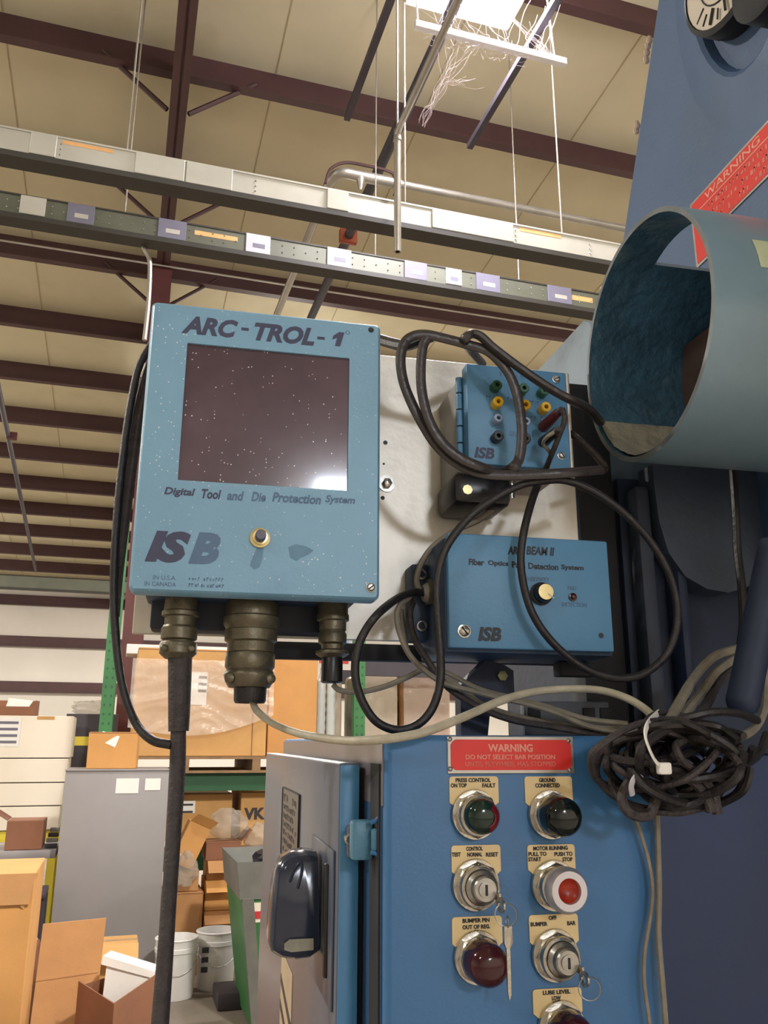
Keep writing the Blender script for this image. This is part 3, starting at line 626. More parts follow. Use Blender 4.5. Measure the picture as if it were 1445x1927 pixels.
tag(obj('torn_sleeve', G().lathe(pY(471, 1293, CY), (0, 0, -1), [(.0170, -.004), (.0172, .0), (.0168, .014), (.0155, .0165), (.011, .014), (0, .012)], 20), black), 'torn black rubber sleeve hanging from the large middle connector', 'sleeve')

def cable(name, pts, r, m, label, cat='cable', k=8, sub=6, group=None, flat=1.0):
    return tag(obj(name, G().tube([pY(*p) for p in pts], r, k, sub, flat=flat), m), label, cat, group)
t = thing('hose', pY(303, 1990, .90), 'thick dusty black hose hanging from the left connector', 'hose')
obj('shrink_sleeve', G().tube([pY(x, y, CY) for x, y in ((339, 1234), (338, 1290), (337, 1340), (336, 1376))], lambda u: .0125-.0022*u, 16, 5), dusty, t)
obj('hose_line', G().tube([pY(*p) for p in ((336, 1360, CY), (334, 1440, CY), (329, 1530, CY-.01), (321, 1650, CY-.02), (312, 1780, CY-.03), (301, 1927, CY-.04), (294, 2010, CY-.05))], lambda u: .0076+.0005*sin(9*u), 16), dusty, t)

# ================================================================== jack box
YJ = .88
jx0, jx1, jz0, jz1 = .2858, .4118, 1.7600, 1.8850
jb = thing('jack_box', ((jx0+jx1)/2, YJ+.05, jz0), 'small blue jack box with rows of coloured sockets', 'control box')
obj('shell', G().box(jx0-.006, jx1-.006, YJ+.022, PY_-.0005, jz0-.004, jz1-.014, .004), mat('jack_shell_shadow', (150, 148, 142), .5, 0, .12, 20), jb)  # grey stands in for the jack box's shadow on the plate
jl = obj('lid', G().box(jx0, jx1, YJ, YJ+.020, jz0, jz1, .0025), box_blue, jb)
for i in range(5): obj('hinge_knuckle', G().cyl((jx0-.0035, YJ+.019, jz0+.010+i*.021), (jx0-.0035, YJ+.019, jz0+.029+i*.021), .0042, 10), box_blue, jb)
obj('edge_trim', G().box(jx1, jx1+.0022, YJ+.001, YJ+.022, jz0-.001, jz1-.001), alu, jb, smooth=False)
def jack(px, py, m, R=.0062, h=.011):
    c = pY(px, py, YJ); o = obj('socket', G().lathe(c, NY, [(R, 0), (R, h), (R*.86, h+.001), (R*.42, h+.001), (R*.42, h-.006), (0, h-.006)], 20), m, jl)
    obj('socket_hole', G().lathe(c, NY, [(R*.40, h-.006), (R*.40, h-.0055), (0, h-.0055)], 10), inkb, o)
for px, py, m, R in ((930, 731, jgrn, .0062), (980, 737, jgrn, .0062), (1018, 741, jgrn, .0062), (932, 762, jyel, .0064), (983, 768, jyel, .0064), (1021, 772, jyel, .0064), (932, 793, jgry, .0054), (984, 799, jgry, .0054), (932, 826, jblk, .0064), (983, 831, jblk, .0064)): jack(px, py, m, R)
textY('ISB', 892, 842, 930, 863, YJ, ink, jl, shear=.2, bold=.04)
for k, (x0, x1, y, n) in enumerate(((940, 992, 703, 7), (914, 944, 748, 5), (948, 978, 750, 5), (986, 1016, 757, 6), (986, 1022, 786, 6))): wornY(x0, x1, y, 8, n, YJ, inkf, jl, 70+k)
textY('GROUND', 958, 813, 998, 822, YJ, inkf, jl, bold=.01)
screw('lid_screw', pY(1046, 714, YJ), .004, jl, steel, 20); screw('lid_screw', pY(1056, 858, YJ), .004, jl, steel, 120)
gl = obj('bottom_gland', G().box(jx0-.012, jx0+.06, YJ+.02, PY_-.001, jz0-.042, jz0-.004, .010, 2), blackp, jb)
obj('gland_nut', G().cyl(pY(878, 923, YJ+.022)+V((0, .004, 0)), pY(878, 923, YJ+.022)-V((0, .004, 0)), .006, 8), brass, gl)
for px in (934, 948, 962): obj('cable_ferrule', G().cyl(pY(px, 900, YJ+.04), pY(px, 938, YJ+.04), .0042, 10), chrome, jb)
# two plugs stuck in the right column
def plug(px, py, qx, qy, m, label):
    a = pY(px, py, YJ-.012); b = pY(qx, qy, YJ-.05)
    t = thing('banana_plug', a, label, 'plug'); d = (b-a).normalized()
    obj('grip', G().lathe(a, d, [(0, 0), (.0055, .0), (.0068, .003), (.0060, .02), (.0050, (b-a).length), (0, (b-a).length)], 16), m, t)
    obj('strain_relief', G().lathe(b, d, [(.0042, -.001), (.003, .008), (0, .008)], 12), dusty, t); return b+d*.008
w_a = plug(1020, 806, 1050, 776, redplug, 'dark red plug stuck in the right row of the jack box')
w_b = plug(1020, 834, 1046, 812, blackp, 'black plug stuck in the lower right of the jack box')
cable('plug_wire', [(1058, 768, YJ-.06), (1062, 790, YJ-.055), (1052, 820, YJ-.045), (1040, 850, YJ-.03), (1030, 875, YJ-.01), (1024, 892, YJ+.01)], .0032, dusty, 'dusty wire dropping from the red plug')
cable('plug_wire', [(1049, 808, YJ-.052), (1040, 815, YJ-.05), (1030, 822, YJ-.045), (1022, 835, YJ-.03), (1036, 856, YJ-.02), (1028, 888, YJ)], .0022, greycab, 'thin grey wire looping past the black plug')

# ================================================================== ARC-BEAM box
YA = .87
ax0, ax1, az0, az1 = .2548, .4440, 1.5480, 1.6735
ab = thing('sensor_box', ((ax0+ax1)/2, YA+.05, az0), 'wide blue sensor box with brass knob', 'control box')
obj('shell', G().box(ax0-.002, ax1+.002, YA+.004, PY_-.0005, az0-.004, az1-.004, .003), box_dark, ab)
al = obj('lid', G().box(ax0, ax1, YA-.004, YA+.0045, az0, az1, .0025), box_blue, ab)
YA2 = YA-.004
for s, x0, x1, y0, y1 in (('ARC', 955, 984, 1028, 1044), ('BEAM II', 990, 1043, 1029, 1045)): textY(s, x0, y0, x1, y1, YA2, inkb, al, shear=.2, bold=.035)
for s, x0, x1, y in (('Fiber', 882, 911, 1058), ('Optics', 918, 956, 1061), ('Part', 963, 988, 1063), ('Detection', 994, 1050, 1066), ('System', 1056, 1098, 1069)): textY(s, x0, y-6, x1, y+6, YA2, inkb, al, bold=.03)
textY('ISB', 899, 1180, 943, 1207, YA2, inkb, al, shear=.2, bold=.05)
for s, x0, x1, y in (('SENSITIVITY', 984, 1034, 1090), ('PART', 1068, 1086, 1107), ('DETECTION', 1058, 1104, 1138)): textY(s, x0, y-4, x1, y+4, YA2, inkf, al, bold=.01)
c = pY(1017, 1118, YA2); kn = obj('knob', G().lathe(c, NY, [(.0125, 0), (.0125, .004), (.0105, .005), (.0098, .014), (.0088, .015), (0, .015)], 24), blackp, al)
obj('knob_cap', G().lathe(c, NY, [(.0088, .0148), (.0086, .0160), (0, .0162)], 24), brass, kn)
obj('pointer', G().tube([c+V((.002, -.0165, -.002)), c+V((.0085, -.0165, -.0068))], .0006, 4, smooth=False), paper, kn)
c = pY(1077, 1124, YA2); le = obj('indicator_lamp', G().lathe(c, NY, [(.0046, 0), (.0046, .002), (.003, .0022), (.0026, .005), (0, .006)], 16), lens_r, al)
screw('lid_screw', pY(873, 1188, YA2), .0058, al, chrome, 130)
obj('screw_hole', G().lathe(pY(1131, 1196, YA2), NY, [(.003, -.001), (.003, .0005), (0, .0004)], 12), inkb, al)
# flange with terminals at its left side
fx0, fz0, fz1 = pY(775, 1130, .945).x, pY(790, 1205, .945).z, pY(790, 1062, .945).z
fl = obj('side_flange', G().box(fx0, ax0-.001, .944, PY_-.0005, fz0, fz1, .002), box_dark, ab)
for py in (1081, 1178):
    obj('eyelet', G().torus(pY(794, py, .942), NY, .0052, .0016, 18, 7), steel, fl)
gl = obj('cable_gland', G().cyl(pY(836, 1116, .93), pY(806, 1116, .93), .0135, 14).cyl(pY(806, 1116, .93), pY(795, 1116, .93), .0135, 14, .009), greycab, ab)
obj('gland_hex', G().lathe(pY(825, 1116, .93), (-1, 0, 0), [(.0, 0), (.0165, 0), (.0165, .014), (0, .014)], 6), olive, ab)
tag(obj('plate_hanger_bracket', G().prism([pY(*p, .955) for p in ((866, 1290), (916, 1240), (950, 1252), (966, 1262), (968, 1308), (925, 1310), (918, 1385), (868, 1385))], (0, .022, 0)), navy, smooth=False), 'dark angled bracket below the sensor box', 'bracket')
q = pY(944, 1272, .955); tag(obj('bracket_bolt', G().lathe(q, NY, [(.0062, -.001), (.0062, .004), (0, .005)], 6), mat('dull_yellow_zinc', (128, 128, 96), .4, .5), None), 'zinc bolt head on the dark angled bracket', 'bolt')
t = thing('terminal_block', pY(1085, 1385, .985), 'grey terminal block with dark openings behind the cables', 'terminal block')
a, b = pY(985, 1325, .985), pY(1150, 1385, .985)
obj('body', G().box(a.x, b.x, .985, .998, b.z, a.z+.004, .002), mat('terminal_grey', (66, 70, 78), .5, 0, .15, 20), t)
for px in (1005, 1108, 1140): o = pY(px, 1343, .985); obj('opening', G().box(o.x-.008, o.x+.008, .9835, .986, o.z-.007, o.z+.007, .001), dark, t)
tag(obj('hanging_block', G().box(pY(1055, 1240, .93).x, pY(1120, 1240, .93).x, .93, .955, pY(1080, 1272, .93).z, az0-.005, .002), dark), 'small black block hanging under the right of the sensor box', 'block')

# ================================================================== electrical cabinet with the push buttons
YC = .72; c0x, c1x = .1552, .397; ctz = 1.4575; cbk = 1.60
ec = thing('control_cabinet', ((c0x+c1x)/2, 1.15, 0), 'blue electrical cabinet with push buttons, lower right of picture', 'cabinet')
obj('body', G().box(c0x, c1x, YC, cbk, .06, ctz, .006, 3), panel_blue, ec)
obj('plinth', G().box(c0x+.02, c1x-.02, YC+.03, cbk-.02, 0, .06), dark, ec, smooth=False)
obj('flank_shade_sheet', G().box(c0x-.0014, c0x, YC+.012, cbk-.01, .07, 1.40), mat('flank_shaded_blue', (50, 82, 120), .4, 0, .08, 6), ec, smooth=False)  # flank's shade put into a darker blue sheet
obj('flank_sheen', G().box(c0x-.0014, c0x, YC+.008, cbk-.01, 1.40, ctz-.004), mat('flank_sheen_grey', (112, 108, 114), .3, 0, .08, 6), ec, smooth=False)  # grazing reflection on the flank, painted as a grey sheet
obj('flank_shade_strip', G().box(c0x-.0030, c0x-.0012, YC+.014, YC+.050, .08, ctz-.024), dark, ec, smooth=False)  # dark strip drawn where the flank's front edge is only shaded
# side door standing proud of the left flank
X1 = .1294; YD0, YD1 = .803, 1.66; dz1 = pX(637, 1437, X1).z+.001
dn = obj('side_door', G().box(X1, c0x-.006, YD0, YD1, .10, dz1, .0025), doorgrey, ec)
obj('door_edge', G().box(X1+.0015, c0x-.007, YD0-.0012, YD0+.02, .102, dz1-.002, .0006), mat('door_edge_blue', (66, 128, 172), .4, 0, .08, 8, .03, 200), dn)
obj('door_seal', G().box(c0x-.006, c0x-.0005, YD0+.01, YD1-.01, .11, dz1-.006), dark, dn, smooth=False)
a, b = pX(535, 1481, X1), pX(566, 1491, X1); lz = pX(531, 1606, X1).z
lb = obj('door_label', G().box(X1-.0016, X1, b.y, a.y, lz, a.z, .0004, 1), tag_m, dn, smooth=False)
for k in range(7): worn((X1-.0016, a.y-.015, a.z-.018-.011*k), (0, -1, 0), (0, 0, 1), .165-.015*(k % 3), .0075 if k else .010, 13, inkb, lb, 80+k)
for s_ in (.001,):
    obj('label_rim', G().tube([(X1-.0018, a.y, a.z), (X1-.0018, b.y, a.z), (X1-.0018, b.y, lz), (X1-.0018, a.y, lz), (X1-.0018, a.y, a.z)], .0012, 4, smooth=False), inkb, lb)
# big cast disconnect handle: silhouette swept from the door outwards
hb = obj('handle_base', G().box(X1-.0025, X1, .815, .965, 1.225, 1.356, .001), mat('handle_plate_slate', (74, 84, 104), .35, 0, .12, 9), dn)
hm = mat('handle_enamel', (42, 50, 68), .13, 0, .1, 12)
hp = [(598, 1605), (575, 1602), (552, 1606), (532, 1618), (520, 1640), (513, 1680), (508, 1730), (506, 1775), (512, 1795), (530, 1806), (560, 1810), (585, 1806), (600, 1795)]
g = G(); Yh = .885; prof = []
for s_, yy in ((.80, Yh+.050), (1.0, Yh+.034), (1.0, Yh+.010), (.93, Yh), (.80, Yh-.004)):
    cxm = pY(560, 1706, Yh); prof.append([g.b.verts.new(cxm+V(((pY(px, py, Yh).x-cxm.x)*s_ if px < 580 else (pY(px, py, Yh).x-cxm.x), yy-Yh, (pY(px, py, Yh).z-cxm.z)*s_))) for px, py in hp])
K = len(hp)
for A, B in zip(prof, prof[1:]):
    for i in range(K): g.b.faces.new((A[i], A[(i+1) % K], B[(i+1) % K], B[i]))
g.b.faces.new(prof[0]); g.b.faces.new(prof[-1])
hd = obj('disconnect_handle', g, hm, dn)
sl_ = [pY(px, py, Yh-.006) for px, py in ((535, 1776), (545, 1768), (590, 1766), (590, 1788), (548, 1792), (535, 1788))]
obj('lock_slot', G().prism(sl_, (0, .004, 0)), mat('worn_slot', (150, 148, 132), .5, .3, .2, 60), hd, smooth=False)
obj('finger_ridge', G().tube([pY(px, py, Yh-.004) for px, py in ((545, 1660), (555, 1635), (566, 1622), (568, 1640), (560, 1672))], .0016, 6), hm, hd)
obj('pivot_plate', G().box(X1-.006, X1-.0005, .838, .850, 1.246, 1.342, .002), blackp, dn)
# striped tape below the handle
a, b = pX(531, 1812, X1), pX(552, 1812, X1)
tp = obj('tape_strip', G().box(X1-.0012, X1, b.y, a.y, .9, pX(541, 1810, X1).z, .0003, 1), tape, dn, smooth=False)
for k in range(9): z = a.z-.012-.03*k; obj('tape_stripe', G().prism([(X1-.0012, a.y, z), (X1-.0012, a.y, z-.010), (X1-.0012, b.y, z-.034), (X1-.0012, b.y, z-.024)], (-.0005, 0, 0)), darkcab, tp, smooth=False)
# door clamp latch
YT = .752
lt = obj('clamp_latch', G().box(pY(662, 1580, YT).x, pY(703, 1580, YT).x, YT, YT+.014, pY(684, 1620, YT).z, pY(684, 1544, YT).z, .003), mat('latch_blue', (74, 124, 150), .4, 0, .15, 30, .1, 200), ec)
obj('clamp_tongue', G().box(pY(700, 1580, .742).x, pY(713, 1580, .742).x, .740, .748, pY(684, 1602, .742).z, pY(684, 1560, .742).z, .002), MATS['latch_blue'], lt)
obj('clamp_screw', G().lathe(pY(655, 1578, YD0-.003), NY, [(.0048, -.001), (.0048, .010), (.0035, .0115), (0, .0115)], 14), chrome, lt)
obj('clamp_shoe', G().box(pY(650, 1580, YD0).x, pY(672, 1580, YD0).x, YD0-.012, YD0, pY(684, 1612, YD0).z, pY(684, 1550, YD0).z, .003), doorgrey, lt)
for ys_ in ((1548, 1544, 1536, 1518, 1496), (1604, 1606, 1612, 1628, 1650)):
    obj('wire_hook', G().tube([pY(px, py, .7405) for px, py in zip((698, 708, 714, 717, 714), ys_)], .0020, 8), panel_blue, lt)
obj('strip_post', G().box(pY(694, 1470, YD0-.01).x, pY(708, 1470, YD0-.01).x, YD0-.014, YD0-.001, pY(700, 1498, YD0-.01).z, pY(700, 1448, YD0-.01).z, .001), box_dark, ec)

# red sign on the cabinet
ws = thing('warning_sign', pY(960, 1455, YC), 'red WARNING bar position sign riveted on the cabinet top', 'sign')
def rect(x0, y0, x1, y1, Y): a = pY(x0, (y0+y1)/2, Y); b = pY(x1, (y0+y1)/2, Y); c = pY((x0+x1)/2, y0, Y); d = pY((x0+x1)/2, y1, Y); return a.x, b.x, d.z, c.z
x0, x1, z0, z1 = rect(841, 1385, 1079, 1456, YC); z1 = min(z1, ctz-.0008); obj('backing', G().box(x0, x1, YC-.0016, YC-.0001, z0, z1, .0006, 1), signalu, ws, smooth=False)
x0, x1, z0, z1 = rect(847, 1392, 1073, 1449, YC); c_ = .0042
fld = [(x0+c_, z0), (x1-c_, z0), (x1-c_*.4, z0+c_*.4), (x1, z0+c_), (x1, z1-c_), (x1-c_*.4, z1-c_*.4), (x1-c_, z1), (x0+c_, z1), (x0+c_*.4, z1-c_*.4), (x0, z1-c_), (x0, z0+c_), (x0+c_*.4, z0+c_*.4)]
obj('red_field', G().prism([(x, YC-.0016, z) for x, z in fld], (0, -.0006, 0)), red_m, ws, smooth=False)
YS = YC-.0022
textY('WARNING', 918, 1400, 1002, 1415, YS, signtxt, ws, bold=.03); textY('DO NOT SELECT BAR POSITION', 876, 1420, 1044, 1429, YS, signtxt, ws, bold=.015); textY('UNTIL FLYWHEEL HAS STOPPED', 875, 1433, 1046, 1442, YS, signtxt2, ws, bold=.015)
for px, py in ((846, 1391), (1069, 1394), (847, 1447), (1071, 1449)): obj('rivet', G().ball(pY(px, py, YC-.0016), .0022, 10, 6), steel, ws)

# ------------------------------------------------------------------ legend plates and operators
def legend(px0, py0, px1, py1, lines, parent):
    x0, x1, z0, z1 = rect(px0, py0, px1, py1, YC); w = x1-x0; r = .0025
    P = [(x0, z0+.006), (x0+.010, z0-.002), (x1-.010, z0-.002), (x1, z0+.006)]+[(x1-r+r*cos(a), z1-r+r*sin(a)) for a in (0, .5, 1.05, 1.57)]+[(x0+r+r*cos(a), z1-r+r*sin(a)) for a in (1.57, 2.1, 2.6, 3.14)]
    p = obj('legend_plate', G().prism([(x, YC-.0001, z) for x, z in P], (0, -.0014, 0)), plate_m, parent, smooth=False)
    for s, a, b, y, h in lines: textY(s, a, y-h/2, b, y+h/2, YC-.0015, inkb, p, bold=.04)
    return p
def base_rings(c, parent, tall=0):
    obj('washer_ring', G().lathe(c, NY, [(.0, .001), (.0198, .001), (.0202, .003), (.0196, .005), (0, .005)], 30), chrome, parent)
    n_ = obj('hex_nut', G().lathe(c, NY, [(0, .004), (.0186, .004), (.0186, .0105), (.0170, .0118), (0, .0118)], 8), chrome, parent)
    obj('bezel', G().lathe(c, NY, [(0, .010), (.0162, .010), (.0168, .0125), (.0160, .0165+tall), (.0138, .0175+tall), (.0138, .012), (0, .012)], 30), chrome, parent)
def pilot(px, py, plate, lines, lens, label, R=.0142, h=.020, two=None):
    c = pY(px, py, YC); t = thing('pilot_light', c+V((0, 0, -.02)), label, 'pilot light', 'cabinet operators')
    legend(*plate, lines, t); base_rings(c, t)
    L = obj('lens', G().lathe(c, NY, [(0, .012), (R, .012), (R, .012+h*.55), (R*.93, .012+h*.8), (R*.75, .012+h*.97), (R*.4, .012+h*1.06), (0, .012+h*1.08)], 30), lens, t)
    if two: obj('red_half', G().lathe(c, NY, [(R*1.004, .014), (R*1.004, .012+h*.55), (R*.935, .0122+h*.8), (R*.755, .0123+h*.98), (R*.5, .0124+h*1.045)], 12, *two), mat('wine_red_lens', (96, 20, 30), .1, 0, .2, 30), L)
    return t
pilot(891, 1532, (845, 1461, 937, 1524), [('PRESS CONTROL', 857, 923, 1468, 8), ('ON TOP', 848, 878, 1478, 8), ('FAULT', 907, 932, 1478, 8)], lens_gr, 'split green and red pilot light under the PRESS CONTROL legend', two=(R_(105), R_(235)))
pilot(1034, 1532, (987, 1461, 1076, 1524), [('GROUND', 1014, 1045, 1468, 8), ('CONNECTED', 1007, 1053, 1478, 8)], lens_k, 'black domed pilot light under the GROUND CONNECTED legend', R=.0160, h=.026)
pilot(897, 1800, (850, 1724, 944, 1790), [('BUMPER PIN', 870, 921, 1732, 8), ('OUT OF REG.', 870, 922, 1744, 8)], lens_r, 'dark red pilot light under the BUMPER PIN legend', R=.0162, h=.026)
pilot(1054, 1932, (1002, 1859, 1094, 1920), [('LUBE LEVEL', 1021, 1073, 1867, 8), ('LOW', 1038, 1055, 1878, 8)], lens_r, 'dark pilot light under the LUBE LEVEL LOW legend', R=.0162, h=.026)
def keyswitch(px, py, plate, lines, label):
    c = pY(px, py, YC); t = thing('key_switch', c+V((0, 0, -.02)), label, 'key switch', 'cabinet operators')
    legend(*plate, lines, t); base_rings(c, t)
    obj('barrel', G().lathe(c, NY, [(0, .012), (.0137, .012), (.0133, .020), (.0105, .0225), (.0100, .028), (.0088, .029), (0, .029)], 28), steel, t)
    k = obj('plug_face', G().lathe(c, NY, [(.0062, .0285), (.0060, .0305), (0, .0308)], 22), steel, t)
    q = c+V((0, -.031, 0)); obj('keyhole', G().box(q.x-.0009, q.x+.0009, q.y-.0003, q.y+.0006, q.z-.0040, q.z+.0040), inkb, k, smooth=False)
    return c
cA = keyswitch(893, 1664, (849, 1590, 941, 1654), [('CONTROL', 877, 908, 1597, 8), ('TEST', 850, 867, 1608, 8), ('NORMAL', 879, 907, 1608, 8), ('RESET', 914, 937, 1608, 8)], 'keyed selector switch under the CONTROL TEST NORMAL RESET legend')
cB = keyswitch(1042, 1796, (995, 1720, 1087, 1786), [('OFF', 1032, 1047, 1727, 8), ('BUMPER', 998, 1030, 1739, 8), ('BAR', 1067, 1083, 1737, 8)], 'keyed selector switch under the OFF BUMPER BAR legend')
c = pY(1040, 1665, YC); t = thing('push_pull_button', c+V((0, 0, -.02)), 'push pull button with amber lens under the MOTOR RUNNING legend', 'push button', 'cabinet operators')
legend(992, 1589, 1081, 1650, [('MOTOR RUNNING', 1003, 1068, 1596, 8), ('PULL TO', 994, 1028, 1607, 8), ('PUSH TO', 1043, 1077, 1607, 8), ('START', 994, 1018, 1617, 8), ('STOP', 1058, 1077, 1617, 8)], t); base_rings(c, t)
obj('collar', G().lathe(c, NY, [(0, .016), (.0120, .016), (.0120, .024), (0, .024)], 28), steel, t)
obj('mushroom_ring', G().lathe(c, NY, [(.0105, .022), (.0160, .0225), (.0178, .025), (.0178, .030), (.0150, .0345), (.0098, .0345), (.0092, .032), (.0092, .028)], 36), mat('satin_aluminium', (200, 198, 204), .35, .7, .05, 20), t)
obj('amber_lens', G().lathe(c, NY, [(.0092, .0315), (.0070, .0285), (0, .0262)], 28), lens_o, t)
# keys hanging from the two switches
def keyset(c, d1, label, blade=True):
    t = thing('key_set', c+V((.006, -.04, -.03)), label, 'keys'); p = c+V((.009, -.036, -.004))
    if blade: obj('key_bow', G().lathe(p+V((0, -.001, -.006)), (1, .2, 0), [(.0028, -.0007), (.0060, -.0007), (.0060, .0007), (.0028, .0007), (.0028, -.0007)], 18), chrome, t)
    obj('key_shank', G().box(p.x-.0008, p.x+.0008, p.y, p.y+.010, p.z-.004, p.z+.002), chrome, t, smooth=False)
    obj('key_ring', G().torus(p+V((.004, -.001, -.013)), (.3, 1, .1), .0085, .0005, 26, 5), steel, t)
    if d1:
        q = p+V((.005, 0, -.021)); obj('spare_key', G().prism([q+V(v) for v in ((-.003, 0, .0), (.003, -.001, 0), (.0032, -.001, -.012), (.0012, 0, -.016), (.001, 0, -.048), (-.0006, 0, -.052), (-.0016, 0, -.046), (-.0018, 0, -.016), (-.0034, 0, -.012))], (.0003, -.0014, 0)), chrome, t, smooth=False)
        obj('ring_link', G().torus(q+V((0, -.001, .003)), (1, 0, 0), .004, .0005, 18, 5), steel, t)
keyset(cA, True, 'keys on a ring hanging from the CONTROL key switch'); keyset(cB, False, 'small key with ring in the OFF BUMPER BAR switch')

# ================================================================== cables
cable('grey_white_cable', [(474, 1318, CY), (484, 1338, CY-.01), (515, 1362, .88), (565, 1381, .83), (640, 1393, .755), (700, 1393, .708), (760, 1386, .700), (810, 1374, .702), (880, 1346, .715), (950, 1316, .74), (1020, 1300, .76), (1110, 1297, .76), (1170, 1310, .74), (1218, 1338, .72), (1250, 1380, .69)], .0037, whitecab, 'off white cable sagging from the large connector across to the bundle', k=10)
cable('thin_boot_cable', [(626, 1288, CY), (640, 1299, CY), (675, 1302, CY), (720, 1293, CY), (765, 1275, CY), (800, 1260, CY), (840, 1266, CY+.01), (900, 1296, CY), (960, 1312, CY), (1030, 1330, CY-.01), (1100, 1352, CY-.02), (1180, 1362, CY-.03)], .0030, greycab, 'thin grey cable running from the small connector boot')
def c7(pts, Y): return [(660+x/2.258, 900+y/2.258, Y if len(p_) == 2 else p_[2]) for p_ in pts for x, y in [p_[:2]]]
YL = .845
cable('looped_black_cable', c7([(330, 490, .93), (270, 484, .92), (200, 510, .90), (120, 572), (60, 650), (25, 740), (20, 850), (50, 950), (110, 1035), (200, 1070), (290, 1042), (350, 970), (380, 860), (380, 740), (370, 600), (366, 450), (390, 330), (440, 240), (520, 150), (620, 80), (720, 30), (800, 14), (900, 8), (1000, 40), (1100, 100), (1200, 185), (1285, 285), (1350, 400), (1383, 520), (1383, 640), (1340, 750), (1250, 828), (1150, 850), (1050, 832), (950, 780), (850, 690), (780, 590), (740, 480), (722, 350), (735, 230), (765, 110, .86), (800, 10, .89)], YL), .0044, black, 'long black cable coiled in big loops over the sensor box', k=10)
def c6(pts, Y): return [(700+x/2.89, 600+y/2.89, Y if len(p_) == 2 else p_[2]) for p_ in pts for x, y in [p_[:2]]]
ribs = mat('brown_black_ribbon', (58, 53, 52), .34, 0, .25, 60, .1, 200)
YR = .835
cable('ribbon_cable', c6([(1250, 822, .86), (1100, 835), (900, 846), (700, 850), (560, 832), (440, 772), (340, 675), (265, 555), (205, 435), (168, 330), (155, 220), (172, 140), (215, 98), (290, 85), (400, 108), (520, 140), (620, 172), (690, 230), (745, 300), (785, 400), (808, 520), (815, 650), (800, 760), (760, 812), (700, 840, .86)], YR), .0058, ribs, 'outer loop of flat brown black cable around the jack box', k=10, flat=.55)
cable('ribbon_cable', c6([(300, 105), (275, 160), (265, 290), (275, 420), (315, 560), (385, 675), (480, 755), (590, 805), (700, 838, .85)], YR-.012), .0056, ribs, 'inner loop of flat brown black cable left of the jack box', k=10, flat=.55)
cable('thick_ribbon_cable', c6([(600, 245, .93), (560, 200, .90), (520, 150, .87), (505, 110), (540, 82), (590, 95), (650, 150), (720, 205), (800, 265), (900, 335), (1000, 398), (1090, 445), (1180, 490, .88), (1240, 560, .93)], YR-.006), .0066, ribs, 'thick black cable slanting from the box top to behind the guard tube', k=10, flat=.8)
cable('short_black_cable', [(712, 638, .95), (735, 645, .92), (762, 650, .88), (790, 640, .85), (812, 632, .84)], .0070, black, 'short black cable leaving the right side of the display box')
cable('angled_cable', [(1074, 815, .93), (1095, 832, .92), (1125, 862, .92), (1138, 884, .92), (1100, 887, .90)], .0045, dusty, 'dusty cable bent to a point under the guard tube')
cable('left_bundle_cable', [(290, 640, .985), (262, 690, .975), (246, 760, .97), (234, 840, .965), (224, 930, .96), (217, 1020, .955), (214, 1110, .955), (218, 1200, .95), (230, 1290, .945), (254, 1358, .94), (285, 1392, .925), (322, 1402, .92)], .0046, black, 'black cable curving down the left of the display box to the hose', k=10)
for k, (dx, nm) in enumerate(((10, 'inner'), (19, 'middle'))):
    cable('bundle_strand', [(300, 640+k*10, .99), (266+dx, 700, .98), (248+dx, 770, .975), (236+dx, 850, .97), (227+dx*.9, 930, .965), (220+dx*.7, 1010, .96), (217+dx*.35, 1090, .96), (216+dx*.1, 1160, .957)], .0042, dusty, f'{nm} flat strand running beside the left black cable', k=8)
cable('gland_cable', c7([(640, 95, .95), (600, 135), (540, 180), (440, 225), (350, 290), (300, 360), (280, 430), (290, 480)], .925), .0034, greycab, 'grey cable rising from the sensor box gland to the jack box')
cable('gland_cable', c7([(250, 505, .92), (205, 545), (195, 600), (215, 680), (250, 750), (310, 815), (400, 872), (520, 905), (640, 935), (760, 962), (880, 1000), (1000, 1050), (1140, 1075), (1260, 1050)], .90), .0032, greycab, 'grey cable falling from the gland over the bracket')
cable('gland_cable', c7([(265, 520, .925), (250, 580), (270, 680), (330, 780), (395, 870), (470, 930), (580, 990), (700, 1030), (850, 1055), (1000, 1080), (1150, 1095), (1280, 1070)], .91), .0040, dusty, 'dark dusty cable falling behind the grey gland cable')
cable('gland_cable', c7([(215, 560, .93), (225, 650), (245, 745), (300, 800), (350, 830), (450, 880), (560, 960), (700, 1010), (860, 1040), (1040, 1060), (1200, 1060)], .92), .0030, greycab, 'lowest grey cable below the gland running to the bundle')
cable('hanging_cable', [(1378, 880, .93), (1384, 960, .92), (1388, 1040, .92), (1396, 1110, .91), (1398, 1180, .90), (1388, 1240, .88)], .0052, black, 'black cable hanging straight down the dark press web')
